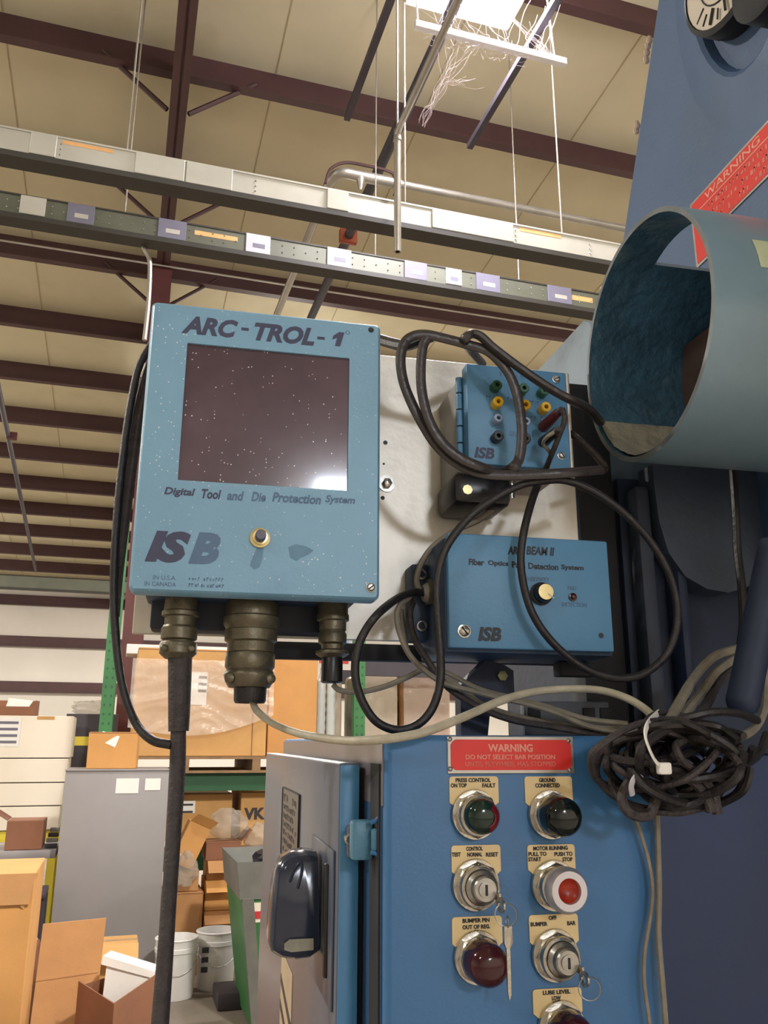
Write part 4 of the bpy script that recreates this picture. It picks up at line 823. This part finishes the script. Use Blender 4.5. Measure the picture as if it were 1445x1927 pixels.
# tangled bundle
t = thing('cable_bundle', pY(1300, 1520, .68), 'tangle of dark coiled cables tied together at the cabinet corner', 'cable bundle')
rnd = random.Random(11)
for k in range(19):
    cxp, cyp = 1280+rnd.uniform(-60, 55), 1430+rnd.uniform(-32, 34); ra, rb = rnd.uniform(60, 125), rnd.uniform(30, 72); tl = R_(rnd.uniform(-18, 30)); Y0 = .675+rnd.uniform(-.022, .020)
    P = []
    for i in range(13):
        a = 2*pi*i/13*1.0+rnd.uniform(-.12, .12); x, y = ra*cos(a), rb*sin(a); P.append(pY(cxp+x*cos(tl)-y*sin(tl), cyp+x*sin(tl)+y*cos(tl), Y0+.02*sin(a*2+k)))
    obj('coil', G().tube(P, rnd.uniform(.0026, .0040), 7, 5), black if k % 3 else dusty, t)
for pts in ([(1235, 1440), (1300, 1450), (1340, 1490), (1350, 1532)], [(1220, 1450), (1290, 1462), (1328, 1500), (1338, 1528)], [(1190, 1460), (1170, 1500), (1185, 1530), (1220, 1534), (1236, 1500)]):
    obj('loose_end', G().tube([pY(x, y, .66) for x, y in pts], .0042, 8), dusty, t)
zt_ = thing('cable_tie', pY(1248, 1446, .628), 'white plastic cable tie around the tangled bundle', 'cable tie')
obj('strap', G().tube([pY(*p) for p in ((1240, 1340, .70), (1222, 1358, .66), (1214, 1380, .632), (1220, 1405, .628), (1232, 1430, .628), (1246, 1444, .628))], .0028, 6, flat=.4), paper, zt_); q = pY(1249, 1446, .628); obj('tie_head', G().box(q.x-.005, q.x+.005, q.y-.004, q.y+.004, q.z-.0045, q.z+.0045, .0015), paper, zt_)
cable('tie_tail', [(1210, 1457, .65), (1196, 1462, .645), (1188, 1478, .645), (1190, 1496, .65)], .0026, pale, 'curled pale tie tail at the lower left of the bundle', 'cable tie', flat=.5)
for k, (pts, nm) in enumerate((([(1390, 1220, .84), (1345, 1235, .82), (1310, 1270, .80), (1285, 1310, .74), (1258, 1358, .69)], 'upper'), ([(1395, 1232, .84), (1350, 1262, .82), (1322, 1300, .80), (1290, 1340, .74), (1262, 1378, .69)], 'lower'), ([(1390, 1250, .85), (1352, 1285, .83), (1330, 1325, .78), (1296, 1372, .70)], 'innermost'))):
    cable('arched_cable', pts, .0048, greycab if k < 2 else dusty, f'{nm} tan cable arching down into the tangled bundle')
cable('right_loop_cable', [(1445, 1255, .76), (1440, 1300, .76), (1436, 1340, .75), (1420, 1370, .75), (1395, 1385, .72), (1350, 1390, .69)], .0042, greycab, 'grey cable looping round the lever at the right edge')
cable('hanging_wire', [(1194, 1535, .712), (1206, 1570, .712), (1220, 1620, .712), (1227, 1670, .712), (1224, 1720, .712), (1213, 1790, .712), (1212, 1850, .712), (1222, 1927, .71), (1226, 1990, .71)], .0018, greycab, 'thin wavy grey wire hanging down the cabinet right side')
cable('hanging_wire', [(1236, 1528, .714), (1238, 1600, .713), (1240, 1680, .712), (1239, 1760, .712), (1245, 1840, .711), (1252, 1927, .71), (1254, 1990, .71)], .0026, greycab, 'straighter grey wire hanging at the cabinet corner')

# ================================================================== storage area behind
def ext(x0, y0, x1, y1, D):
    a, b = bD(x0, (y0+y1)/2, D), bD(x1, (y0+y1)/2, D); c, d = bD((x0+x1)/2, y0, D), bD((x0+x1)/2, y1, D); return a.x, b.x, d.z, c.z
def carton_box(name, x0, x1, d0, d1, z0, z1, m, label, cat='box', flaps=None, tape_=True, group=None, rot=0):
    t = bthing(name, ((x0+x1)/2, (d0+d1)/2, z0), label, cat, group)
    M = BLD @ Matrix.Translation(((x0+x1)/2, (d0+d1)/2, 0)) @ Matrix.Rotation(R_(rot), 4, 'Z') @ Matrix.Translation((-(x0+x1)/2, -(d0+d1)/2, 0))
    obj('carton', G(M).box(x0, x1, d0, d1, z0, z1, .004, 1), m, t, smooth=False)
    if tape_:
        obj('top_seam', G(M).box(x0+.004, x1-.004, (d0+d1)/2-.02, (d0+d1)/2+.02, z1, z1+.0015), mat('parcel_tape', (176, 138, 96), .3, 0, .05), t, smooth=False)
        obj('front_seam', G(M).box(x0+.002, x1-.002, d0-.0012, d0, z1-.014*(z1-z0)-.004, z1-.012*(z1-z0)), carton3, t, smooth=False)
    if flaps:
        for sx in flaps:
            if sx == 'f': obj('flap', G(M).prism([(x0, d0, z1), (x1, d0, z1), (x1, d0-.10, z1-.06), (x0, d0-.10, z1-.06)], (0, .003, .004)), m, t, smooth=False)
            if sx == 'l': obj('flap', G(M).prism([(x0, d0, z1), (x0, d1, z1), (x0-.08, d1, z1+.05), (x0-.08, d0, z1+.05)], (0, 0, .004)), m, t, smooth=False)
            if sx == 'b': obj('flap', G(M).prism([(x0, d1, z1), (x1, d1, z1), (x1, d1+.03, z1+.13), (x0, d1+.03, z1+.13)], (0, .004, 0)), m, t, smooth=False)
            if sx == 'r': obj('flap', G(M).prism([(x1, d0, z1), (x1, d1, z1), (x1+.07, d1, z1+.07), (x1+.07, d0, z1+.07)], (0, 0, .004)), m, t, smooth=False)
    return t
def sheet_on(parent, x0, x1, D, z0, z1, m, name='label_sheet', M=None): return obj(name, G(M or BLD).box(x0, x1, D-.0025, D-.0003, z0, z1), m, parent, smooth=False)

# pallet rack
RD0, RD1 = 6.60, 7.60; rx = [(-.128, -.038), (1.765, 1.855), (4.25, 4.34)]
rk = bthing('pallet_rack', (.9, 7.1, 0), 'green pallet rack loaded with cartons and a shrink wrapped pallet', 'rack')
for k, (a, b) in enumerate(rx[:2]):
    for d in (RD0, RD1):
        u = obj('upright', GB().box(a, b, d, d+.075, 0, 3.35), green, rk, smooth=False)
        if d == RD0:
            h = GB()
            for i in range(44): [h.box(x-.007, x+.007, d-.0008, d+.001, .35+.065*i-.009, .35+.065*i+.009) for x in (a+.024, b-.024)]
            obj('slots', h, dgreen, u, smooth=False, kind='stuff')
    obj('brace', GB().cyl((a+.045, RD0+.04, .9), (a+.045, RD1+.04, 1.9), .018, 6), green, rk); obj('brace', GB().cyl((a+.045, RD1+.04, 1.9), (a+.045, RD0+.04, 2.9), .018, 6), green, rk)
for (a, b, z, m) in ((-.038, 1.765, 1.240, dgreen), (-.038, 1.765, .70, dgreen), (1.855, 4.2, 2.10, darkcab), (1.855, 4.2, 1.240, dgreen)):  # upper right beam has its shade put into a dark colour
    for d in (RD0+.005, RD1+.02): obj('load_beam', GB().box(a, b, d, d+.05, z-.125, z), m, rk, smooth=False)
obj('beam_end', GB().box(1.56, 1.765, RD0-.002, RD0+.004, 1.115, 1.235), green, rk, smooth=False)
obj('lit_beam_edge', GB().box(1.855, 4.2, RD0, RD0+.055, 2.10, 2.118), green, rk, smooth=False)  # lit top edge of the shaded beam, painted as a green strip
# pallet under the big carton
pa = bthing('wooden_pallet', (.7, 7.1, 1.24), 'wooden pallet on the green rack beam under the big carton', 'pallet')
for k in range(6): obj('deck_board', GB().box(-.02, 1.50, 6.56+.185*k, 6.66+.185*k, 1.338, 1.356), wood, pa, smooth=False)
for x in (.0, .46, .98, 1.43): obj('stringer', GB().box(x, x+.06, 6.56, 7.59, 1.258, 1.338), wood, pa, smooth=False)
for k in range(3): obj('bottom_board', GB().box(-.02, 1.50, 6.56+.46*k, 6.66+.46*k, 1.2405, 1.258), wood, pa, smooth=False)
big = carton_box('bulk_carton', .105, 1.09, 6.66, 7.55, 1.357, 2.145, carton4, 'big cardboard carton draped in clear plastic on the rack pallet', 'carton')
for k, x in enumerate((.40, .98)): obj('corner_crease', GB().box(x, x+.006, 6.657, 6.66, 1.36, 2.14), carton3, big, smooth=False)
x0, x1, z0, z1 = ext(348, 1264, 390, 1326, 6.64); lbx = sheet_on(big, x0, x1, 6.659, z0, z1, paper)
for i in range(3): obj('print_line', GB().box(x0+.10, x0+.16, 6.655, 6.657, z1-.05-.05*i, z1-.03-.05*i), inkb, lbx, smooth=False)
def drape(u, v):
    x = .07+1.06*u; top = 2.06; bot = 1.56-.10*sin(3.1*u)+.10*u; z = top+(bot-top)*v
    sx_ = (x-.6)*(1 if x > .6 else -1); n_ = 1-abs(noise.noise(V((sx_*1.6+z*5.5, (z-sx_)*1.4, 1.7))))*2+.5*(1-2*abs(noise.noise(V((sx_*4+z*11, (z-sx_)*2.5, 4.2)))))
    return BLD @ V((x, 6.645-.020*(1.2+n_)*(0.3+v*.7), z))
g = G(); g.grid(drape, 70, 46); tag(obj('plastic_drape', g, film), 'wrinkled clear plastic sheet hanging over the big carton', 'plastic sheet')
carton_box('tall_carton', 1.115, 1.50, 6.75, 7.5, 1.357, 2.20, carton2, 'tall orange brown carton right of the draped carton', 'carton', ['l'])
tag(obj('wall_sheet_stack', GB().box(.02, 1.05, 7.2, 7.5, 2.146, 2.225, .004, 1), white, smooth=False), 'flat white boards lying on top of the big carton', 'board')
# bottle packs and wrapped rolls in the right bay
bc = bthing('bottle_pack', (1.57, 6.8, 1.24), 'pack of ribbed clear bottles with printed film beside the tall carton', 'bottle pack')
for k, x in enumerate((1.545, 1.625)):
    prof = [(0, 0)]+[(.034+.004*(i % 2), .02+.035*i) for i in range(20)]+[(.014, .76), (.014, .80), (0, .80)]
    obj('bottle', GB().lathe((x, 6.80, 1.241), (0, 0, 1), prof, 14), clearp, bc)
x0, x1 = 1.508, 1.75
for m, y0, y1, nm in ((pblue, 1203, 1228, 'blue_band'), (pgreen, 1228, 1242, 'green_band'), (pred, 1242, 1249, 'red_band')):
    _, _, z0, z1 = ext(600, y0, 660, y1, 6.74); obj(nm, GB().box(x0, x1, 6.735, 6.743, z0, z1), m, bc, smooth=False)
worn(BLD @ V((x0+.02, 6.735, 2.18)), BLD.to_3x3() @ V((1, 0, 0)), (0, 0, 1), .20, .045, 6, darkcab, bc, 90)
def roll(x0, x1, d0, d1, z0, z1, m, label):
    t = bthing('wrapped_load', ((x0+x1)/2, (d0+d1)/2, z0), label, 'wrapped load')
    obj('bundle', GB().box(x0, x1, d0, d1, z0, z1, .05, 4), m, t)
    def fm(u, v):
        return BLD @ V((x0+.02+(x1-x0-.04)*u, d0-.006-.012*(1+noise.noise(V((u*6, v*9, x0*7)))), z0+.03+(z1-z0-.06)*v))
    g = G(); g.grid(fm, 16, 20); obj('wrap_film', g, film, t)
roll(1.88, 2.20, 6.80, 7.4, 1.241, 2.02, wrap, 'shrink wrapped tan load left of the shiny brown one')
roll(2.215, 2.66, 6.80, 7.4, 1.241, 2.05, wrap2, 'shiny shrink wrapped brown load nearest the bracket')
roll(1.60, 1.755, 6.92, 7.4, 1.241, 1.99, wrap, 'narrow shrink wrapped tan load behind the bottle pack')
# lower shelf
sh = carton_box('shelf_carton', .32, .87, 6.75, 7.3, .72, 1.09, carton4, 'labelled carton on the lower rack shelf', 'box')
x0, x1, z0, z1 = ext(342, 1507, 367, 1530, 6.75); q = sheet_on(sh, x0-.05, x1, 6.75, z0, z1, paper)
for i in range(2): obj('print_line', GB().box(x0+.01, x1-.015, 6.7455, 6.7475, z1-.02-.05*i-.014, z1-.02-.05*i), darkcab, q, smooth=False)
tag(obj('shelf_tray', GB().box(.30, .72, 6.62, 6.74, .735, .765, .004), white), 'white tray edge on the lower rack shelf', 'tray')
obj('shelf_panel', GB().box(-.03, 1.76, 6.66, 7.60, .7005, .719), wood, rk, smooth=False)
vk = carton_box('lettered_carton', .93, 1.45, 6.72, 7.3, .72, 1.10, carton4, 'tan carton with big dark letters on the lower rack shelf', 'box')
text('lettering', 'VK', BLD @ V((.955, 6.7185, .90)), BLD.to_3x3() @ V((1, 0, 0)), (0, 0, 1), .16, .085, darkcab, vk, bold=.05)
# floor pile of cartons
carton_box('floor_carton', .365, .635, 6.18, 6.5, 0, .50, carton, 'upright brown carton behind the left bucket', 'box')
carton_box('floor_carton', .645, .90, 6.20, 6.5, 0, .37, carton, 'lowest carton with torn flap behind the right bucket', 'box', ['f'])
carton_box('floor_carton', .648, .885, 6.22, 6.52, .372, .56, carton2, 'middle carton with open flap above the right bucket', 'box', ['f'])
carton_box('floor_carton', .46, .60, 6.2, 6.45, .502, .635, carton, 'small carton on the upright brown carton', 'box')
tt = carton_box('floor_carton', .655, .90, 6.22, 6.5, .562, .68, carton, 'upper carton with lid flap in the pile below the shelf', 'box', ['f'])
carton_box('floor_carton', .64, .88, 6.24, 6.5, .682, .80, carton3, 'topmost open carton of the pile below the shelf', 'box', ['r'])
g = GB(); q0 = bD(337, 1632, 6.16); 
t = bthing('leaning_carton', (.53, 6.28, .636), 'open carton leaning on the pile beside the hose', 'box')
M = BLD @ Matrix.Translation((.535, 6.28, .79)) @ Matrix.Rotation(R_(24), 4, 'Y'); obj('carton', G(M).box(-.075, .075, -.09, .09, -.14, .14, .004, 1), carton2, t, smooth=False); obj('flap', G(M).prism([(-.075, -.09, .14), (.075, -.09, .14), (.10, -.14, .20), (-.05, -.14, .20)], (0, .004, 0)), carton2, t, smooth=False)
def blob(name, cx_, d, z, rx_, ry, rz_, m, label, cat, seed):
    g = GB(); n_ = 22; me = 14; rows = []
    for j in range(me+1):
        ph = pi*j/me; row = []
        for i in range(n_):
            a = 2*pi*i/n_; p = V((cos(a)*sin(ph), sin(a)*sin(ph), cos(ph))); k_ = 1+.28*noise.noise(p*2.6+V((seed, 0, 0)))+.14*noise.noise(p*7+V((0, seed, 0)))
            row.append(g.b.verts.new((cx_+p.x*rx_*k_, d+p.y*ry*k_, max(z-rz_*.8, z+p.z*rz_*k_))))
        rows.append(row)
    for A, B in zip(rows, rows[1:]):
        for i in range(n_):
            try: g.b.faces.new((A[i], A[(i+1) % n_], B[(i+1) % n_], B[i]))
            except Exception: pass
    return tag(obj(name, g, m), label, cat)
blob('plastic_bag', .80, 6.35, .895, .13, .10, .105, bagm, 'cloudy plastic bag heaped on the topmost open carton', 'bag', 3)
blob('plastic_bag', 1.02, 6.36, .80, .10, .09, .10, bagm, 'small crumpled plastic bag beside the dark lettered carton', 'bag', 9)
blob('plastic_bag', .50, 6.15, .64, .08, .05, .12, bagm, 'crumpled plastic bag in front of the leaning carton', 'bag', 14)
# buckets
def bucket(x, d, label, full=False):
    t = bthing('bucket', (x, d, 0), label, 'bucket', 'white buckets on the floor')
    obj('pail', GB().lathe((x, d, 0), (0, 0, 1), [(0, .001), (.106, .001), (.110, .01), (.122, .25), (.128, .252), (.128, .275), (.123, .277), (.126, .325), (.119, .327), (.104, .02), (0, .02)], 36), white, t)
    obj('rim_band', GB().torus((x, d, .322), (0, 0, 1), .126, .005, 36, 8), white, t)
    obj('wire_handle', GB().tube([(x+.128*cos(a), d+.128*sin(a)-.004, .262-.12*sin(pi*i/8)) for i, a in enumerate([pi*(1+k/8) for k in range(9)])], .002, 5), steel, t)
    if full: 
        for k in range(3): obj('print_mark', GB().box(x-.10, x-.06, d-.112+.006*k, d-.108+.006*k, .22-.055*k, .25-.055*k), darkcab, t, smooth=False)
    return t
bucket(.700, 5.86, 'white bucket with dark print standing right of the hose', True); bucket(.445, 5.72, 'plain white bucket half hidden by the hose')
# hopper
hx = bthing('green_hopper', (1.15, 5.2, 0), 'green tipping hopper with grey rim behind the cabinet door', 'bin')
za = .84
P0 = [(.665, 4.85), (1.6, 4.85), (1.6, 5.55), (.665, 5.55)]; P1 = [(.79, 4.92), (1.6, 4.92), (1.6, 5.5), (.79, 5.5)]
g = GB(); A = [g.b.verts.new((x, y, .66)) for x, y in ((.70, 4.86), (1.58, 4.86), (1.58, 5.54), (.70, 5.54))]; B = [g.b.verts.new((x, y, .02)) for x, y in P1]
for i in range(4): g.b.faces.new((A[i], A[(i+1) % 4], B[(i+1) % 4], B[i]))
g.b.faces.new(B); obj('tub', g, green, hx, smooth=False)
g = GB(); A = [g.b.verts.new((x, y, za)) for x, y in P0]; B = [g.b.verts.new((x, y, .66)) for x, y in ((.76, 4.90), (1.58, 4.90), (1.58, 5.50), (.76, 5.50))]
C_ = [g.b.verts.new((x, y, .655)) for x, y in ((.69, 4.85), (1.6, 4.85), (1.6, 5.56), (.69, 5.56))]
for i in range(4): g.b.faces.new((A[i], A[(i+1) % 4], B[(i+1) % 4], B[i])); g.b.faces.new((A[i], C_[i], C_[(i+1) % 4], A[(i+1) % 4]))
obj('rim', g, mat('hopper_rim_grey', (104, 104, 98), .5, 0, .15, 8), hx, smooth=False)
obj('corner_post', GB().prism([(.70, 4.84, .66), (.76, 4.84, .66), (.85, 4.90, .0), (.79, 4.90, .0)], (0, .03, 0)), MATS['hopper_rim_grey'], hx, smooth=False)
x0, x1, z0, z1 = ext(471, 1698, 492, 1736, 4.87); st_ = obj('sticker', GB().prism([(x0, 4.862, z1), (x1+.05, 4.862, z1), (x1+.05, 4.875, z0), (x0, 4.875, z0)], (0, -.004, 0)), cremew, hx, smooth=False); obj('red_print', GB().box(x0+.006, x1+.05, 4.862, 4.866, z0+.02, z0+.055), pred, st_, smooth=False)
blob('bin_liner', 1.0, 5.2, .80, .18, .16, .09, mat('black_liner', (38, 36, 48), .25, 0, .3, 40, .8, 40), 'crumpled dark liner bag in the green hopper', 'bag', 21)
tag(obj('floor_dolly', GB().box(.66, .86, 5.35, 5.62, .0, .09, .01), darkcab), 'dark low dolly on the floor below the buckets', 'dolly')

# grey cabinet with papers
gc = bthing('steel_cabinet', (.03, 6.25, 0), 'plain grey steel cabinet with two paper labels left of the hose', 'cabinet')
obj('body', GB().box(-.293, .352, 6.0, 6.5, .02, 1.275, .004), cabgrey, gc); obj('top_cap', GB().box(-.297, .356, 5.992, 6.51, 1.275, 1.287, .003), cabgrey, gc); obj('base', GB().box(-.27, .33, 6.02, 6.48, 0, .02), darkcab, gc, smooth=False)
for a in ((218, 1465, 261, 1493), (273, 1465, 302, 1487)): x0, x1, z0, z1 = ext(*a, 5.99); sheet_on(gc, x0, x1, 6.0, z0, z1, paper)
sb = carton_box('small_carton', -.165, .145, 6.05, 6.35, 1.288, 1.52, carton2, 'small worn carton with paper slip on the grey cabinet', 'box', None, rot=-4)
x0, x1, z0, z1 = ext(183, 1375, 225, 1405, 6.0); obj('paper_slip', GB().prism([(x0, 6.062, z0+.045), (x0+.115, 6.05, z0-.005), (x1, 6.05, z0+.065), (x0+.03, 6.062, z0+.098)], (0, -.003, 0)), paper, sb, smooth=False)
# dark locker with yellow sticker
dk = bthing('dark_locker', (-.2, 8.36, 0), 'dark locker with yellow sticker behind the small carton', 'cabinet')
obj('body', GB().box(-.44, .0, 8.22, 8.5, 0, 1.70, .004), darkcab, dk); x0, x1, z0, z1 = ext(135, 1386, 168, 1403, 8.22); sheet_on(dk, x0, x1, 8.22, z0, z1, yellow, 'yellow_sticker')
blob('plastic_bag', -.25, 8.36, 1.757, .16, .12, .07, bagm, 'clear crumpled plastic lying on the dark locker', 'bag', 31)
# white stack on a yellow cart
cz0 = .783
ct = bthing('yellow_cart', (-1.0, 7.9, 0), 'yellow cart below the stack of cream white cartons', 'cart')
obj('deck', GB().box(-1.7, -.36, 7.62, 8.2, .70, .782), yellow, ct, smooth=False); obj('front_panel', GB().box(-1.7, -.52, 7.64, 7.66, .12, .70), yellow, ct, smooth=False)
for x in (-1.66, -.42): obj('leg', GB().box(x-.03, x+.03, 7.66, 7.72, 0, .70), yellow, ct, smooth=False); obj('leg', GB().box(x-.03, x+.03, 8.1, 8.16, 0, .70), yellow, ct, smooth=False)
prev = cz0; ys = [1562, 1517, 1473, 1427, 1346]; nm = ('bottom', 'second lowest', 'third from bottom', 'topmost labelled')
for k in range(4):
    z1 = bD(60, ys[k+1], 7.6).z; s_ = bthing('white_carton', (-1.0, 7.9, prev), f'{nm[k]} cream white flat carton in the stack at left', 'box', 'cream white cartons stacked at left')
    obj('carton', GB().box(-1.68, -.385+.012*k, 7.6, 8.15, prev+.004, z1-.004, .003, 1), cremew, s_, smooth=False); obj('lid_gap', GB().box(-1.66, -.40+.01*k, 7.612, 8.13, prev, prev+.004), darkcab, s_, smooth=False); 
    if k == 3:
        x0, x1, za_, zb_ = ext(-40, 1350, 38, 1405, 7.6); p_ = sheet_on(s_, x0, x1, 7.6, za_, zb_, paper)
        for i in range(4): obj('print_line', GB().box(x0+.12, x1-.02, 7.595, 7.597, zb_-.05-.05*i, zb_-.03-.05*i), lilac, p_, smooth=False)
        x0, x1, za_, zb_ = ext(70, 1348, 103, 1354, 7.6); sheet_on(s_, x0, x1, 7.6, za_, zb_, carton4, 'tape_piece')
    prev = z1
ob = bthing('open_carton', (-.95, 7.8, prev), 'open brown carton with papers on top of the white stack', 'box')
x0, x1, _, zt2 = ext(-60, 1315, 68, 1340, 7.65)
obj('front', GB().box(x0, x1, 7.65, 7.657, prev, prev+.07), carton3, ob, smooth=False); obj('back', GB().box(x0, x1, 7.95, 7.957, prev, zt2), carton3, ob, smooth=False); obj('end_wall', GB().box(x1-.007, x1, 7.657, 7.95, prev, prev+.12), carton3, ob, smooth=False)
tag(obj('paper_wad', GB().prism([(x1-.24, 7.66, prev+.02), (x1-.08, 7.66, prev+.02), (x1-.03, 7.70, prev+.12), (x1-.22, 7.72, prev+.14)], (0, .05, 0)), paper, smooth=False), 'white paper wad in the open brown carton', 'paper')
# workbench with a carton
wbh = bthing('workbench', (-.75, 6.4, 0), 'narrow grey workbench left of the grey steel cabinet', 'bench')
obj('top', GB().box(-1.3, -.315, 6.2, 6.75, .735, .785, .004), cabgrey, wbh)
for x in (-1.2, -.55): obj('leg', GB().box(x, x+.07, 6.24, 6.30, 0, .735), cabgrey, wbh, smooth=False)
carton_box('bench_carton', -.63, -.405, 6.24, 6.5, .786, .965, carton3, 'brown carton standing on the workbench', 'box', ['l'], tape_=False)
pt_ = bthing('parts_tray', (-.35, 6.4, .786), 'pile of grey metal parts between bench carton and grey cabinet', 'parts')
for k in range(4): obj('metal_part', GB().box(-.395+.006*k, -.318, 6.3+.04*k, 6.34+.04*k, .786+.03*k, .812+.03*k, .004), cabgrey if k % 2 else darkcab, pt_, smooth=False)
sb_ = bthing('steel_stool', (-.42, 5.75, 0), 'dark low steel stool beside the grey cabinet', 'stool')
obj('seat', GB().box(-.52, -.32, 5.6, 5.9, .585, .62, .006), darkcab, sb_)
for x, y in ((-.51, 5.62), (-.35, 5.62), (-.51, 5.86), (-.35, 5.86)): obj('leg', GB().box(x, x+.03, y, y+.03, 0, .585), darkcab, sb_, smooth=False)
# cartons at the lower left
tc = bthing('flat_carton', (-.62, 4.2, 0), 'tall bright cardboard carton with folded lip at the left edge', 'carton')
obj('body', GB().box(-1.0, -.272, 4.0, 4.5, 0, .935, .004, 1), carton2, tc, smooth=False)
obj('folded_lip', GB().prism([(-1.0, 3.997, .935), (-.272, 3.997, .935), (-.285, 3.985, .82), (-1.0, 3.985, .82)], (0, -.004, 0)), carton, tc, smooth=False)
obj('edge_fold', GB().prism([(-.272, 4.0, .935), (-.262, 4.02, .93), (-.305, 4.0, .80), (-.318, 3.99, .815)], (0, -.004, 0)), carton4, tc, smooth=False)
cs = bthing('cardboard_sheet', (-.12, 4.65, 0), 'stiff brown cardboard sheet leaning upright in front of the cabinet', 'cardboard')
obj('sheet', GB().prism([(-.275, 4.56, 0), (.0, 4.60, 0), (.022, 4.70, .628), (-.262, 4.66, .622)], (0, .012, 0)), carton, cs, smooth=False)
obj('fold_line', GB().prism([(-.266, 4.603, .40), (.008, 4.645, .41), (.0085, 4.6455, .412), (-.2655, 4.6035, .402)], (0, -.002, 0)), carton, cs, smooth=False)
# open carton with foam
fo = bthing('open_carton', (.12, 4.35, 0), 'open dark brown carton with white foam at the bottom left', 'box')
cA_, cB_, cC_ = V((.075, 4.12, 0)), V((-.075, 4.35, 0)), V((.285, 4.33, 0)); cD_ = cB_+cC_-cA_
for nm_, p_, q_, h0, h1 in (('left_wall', cA_, cB_, .40, .44), ('right_wall', cA_, cC_, .40, .47), ('back_wall', cB_, cD_, .42, .42), ('far_wall', cC_, cD_, .42, .42)):
    n_ = (q_-p_).cross(V((0, 0, 1))).normalized()*.006; obj(nm_, GB().prism([p_, q_, q_+V((0, 0, h1)), p_+V((0, 0, h0))], n_), carton3, fo, smooth=False)
obj('bottom', GB().prism([cA_+V((0, 0, .01)), cB_+V((0, 0, .01)), cD_+V((0, 0, .01)), cC_+V((0, 0, .01))], (0, 0, .005)), carton3, fo, smooth=False)
fm_ = bthing('foam_block', (.14, 4.4, .1), 'white moulded foam block sticking out of the brown carton', 'foam')
obj('block', GB().prism([(.02, 4.36, .1), (.235, 4.31, .1), (.237, 4.31, .465), (.04, 4.36, .53)], (.03, .12, -.01)), foam, fm_, smooth=False); obj('top_rim', GB().prism([(.015, 4.352, .50), (.243, 4.30, .44), (.243, 4.30, .47), (.02, 4.352, .535)], (.035, .14, -.01)), foam, fm_, smooth=False)
carton_box('tan_carton', .01, .19, 4.88, 5.1, 0, .47, carton4, 'small tan open topped carton in front of the grey cabinet', 'box', ['f'])
tag(obj('scrap_heap', GB().box(-.50, -.30, 5.0, 5.5, 0, .42, .05, 2), carton3), 'heap of folded brown cardboard scrap under the stool', 'cardboard')
tag(obj('scrap_sheet', GB().prism([(-.50, 4.95, .30), (-.33, 4.95, .34), (-.30, 4.98, .50), (-.46, 4.98, .52)], (0, .02, 0)), paper, smooth=False), 'white sheet on the brown cardboard scrap', 'paper')
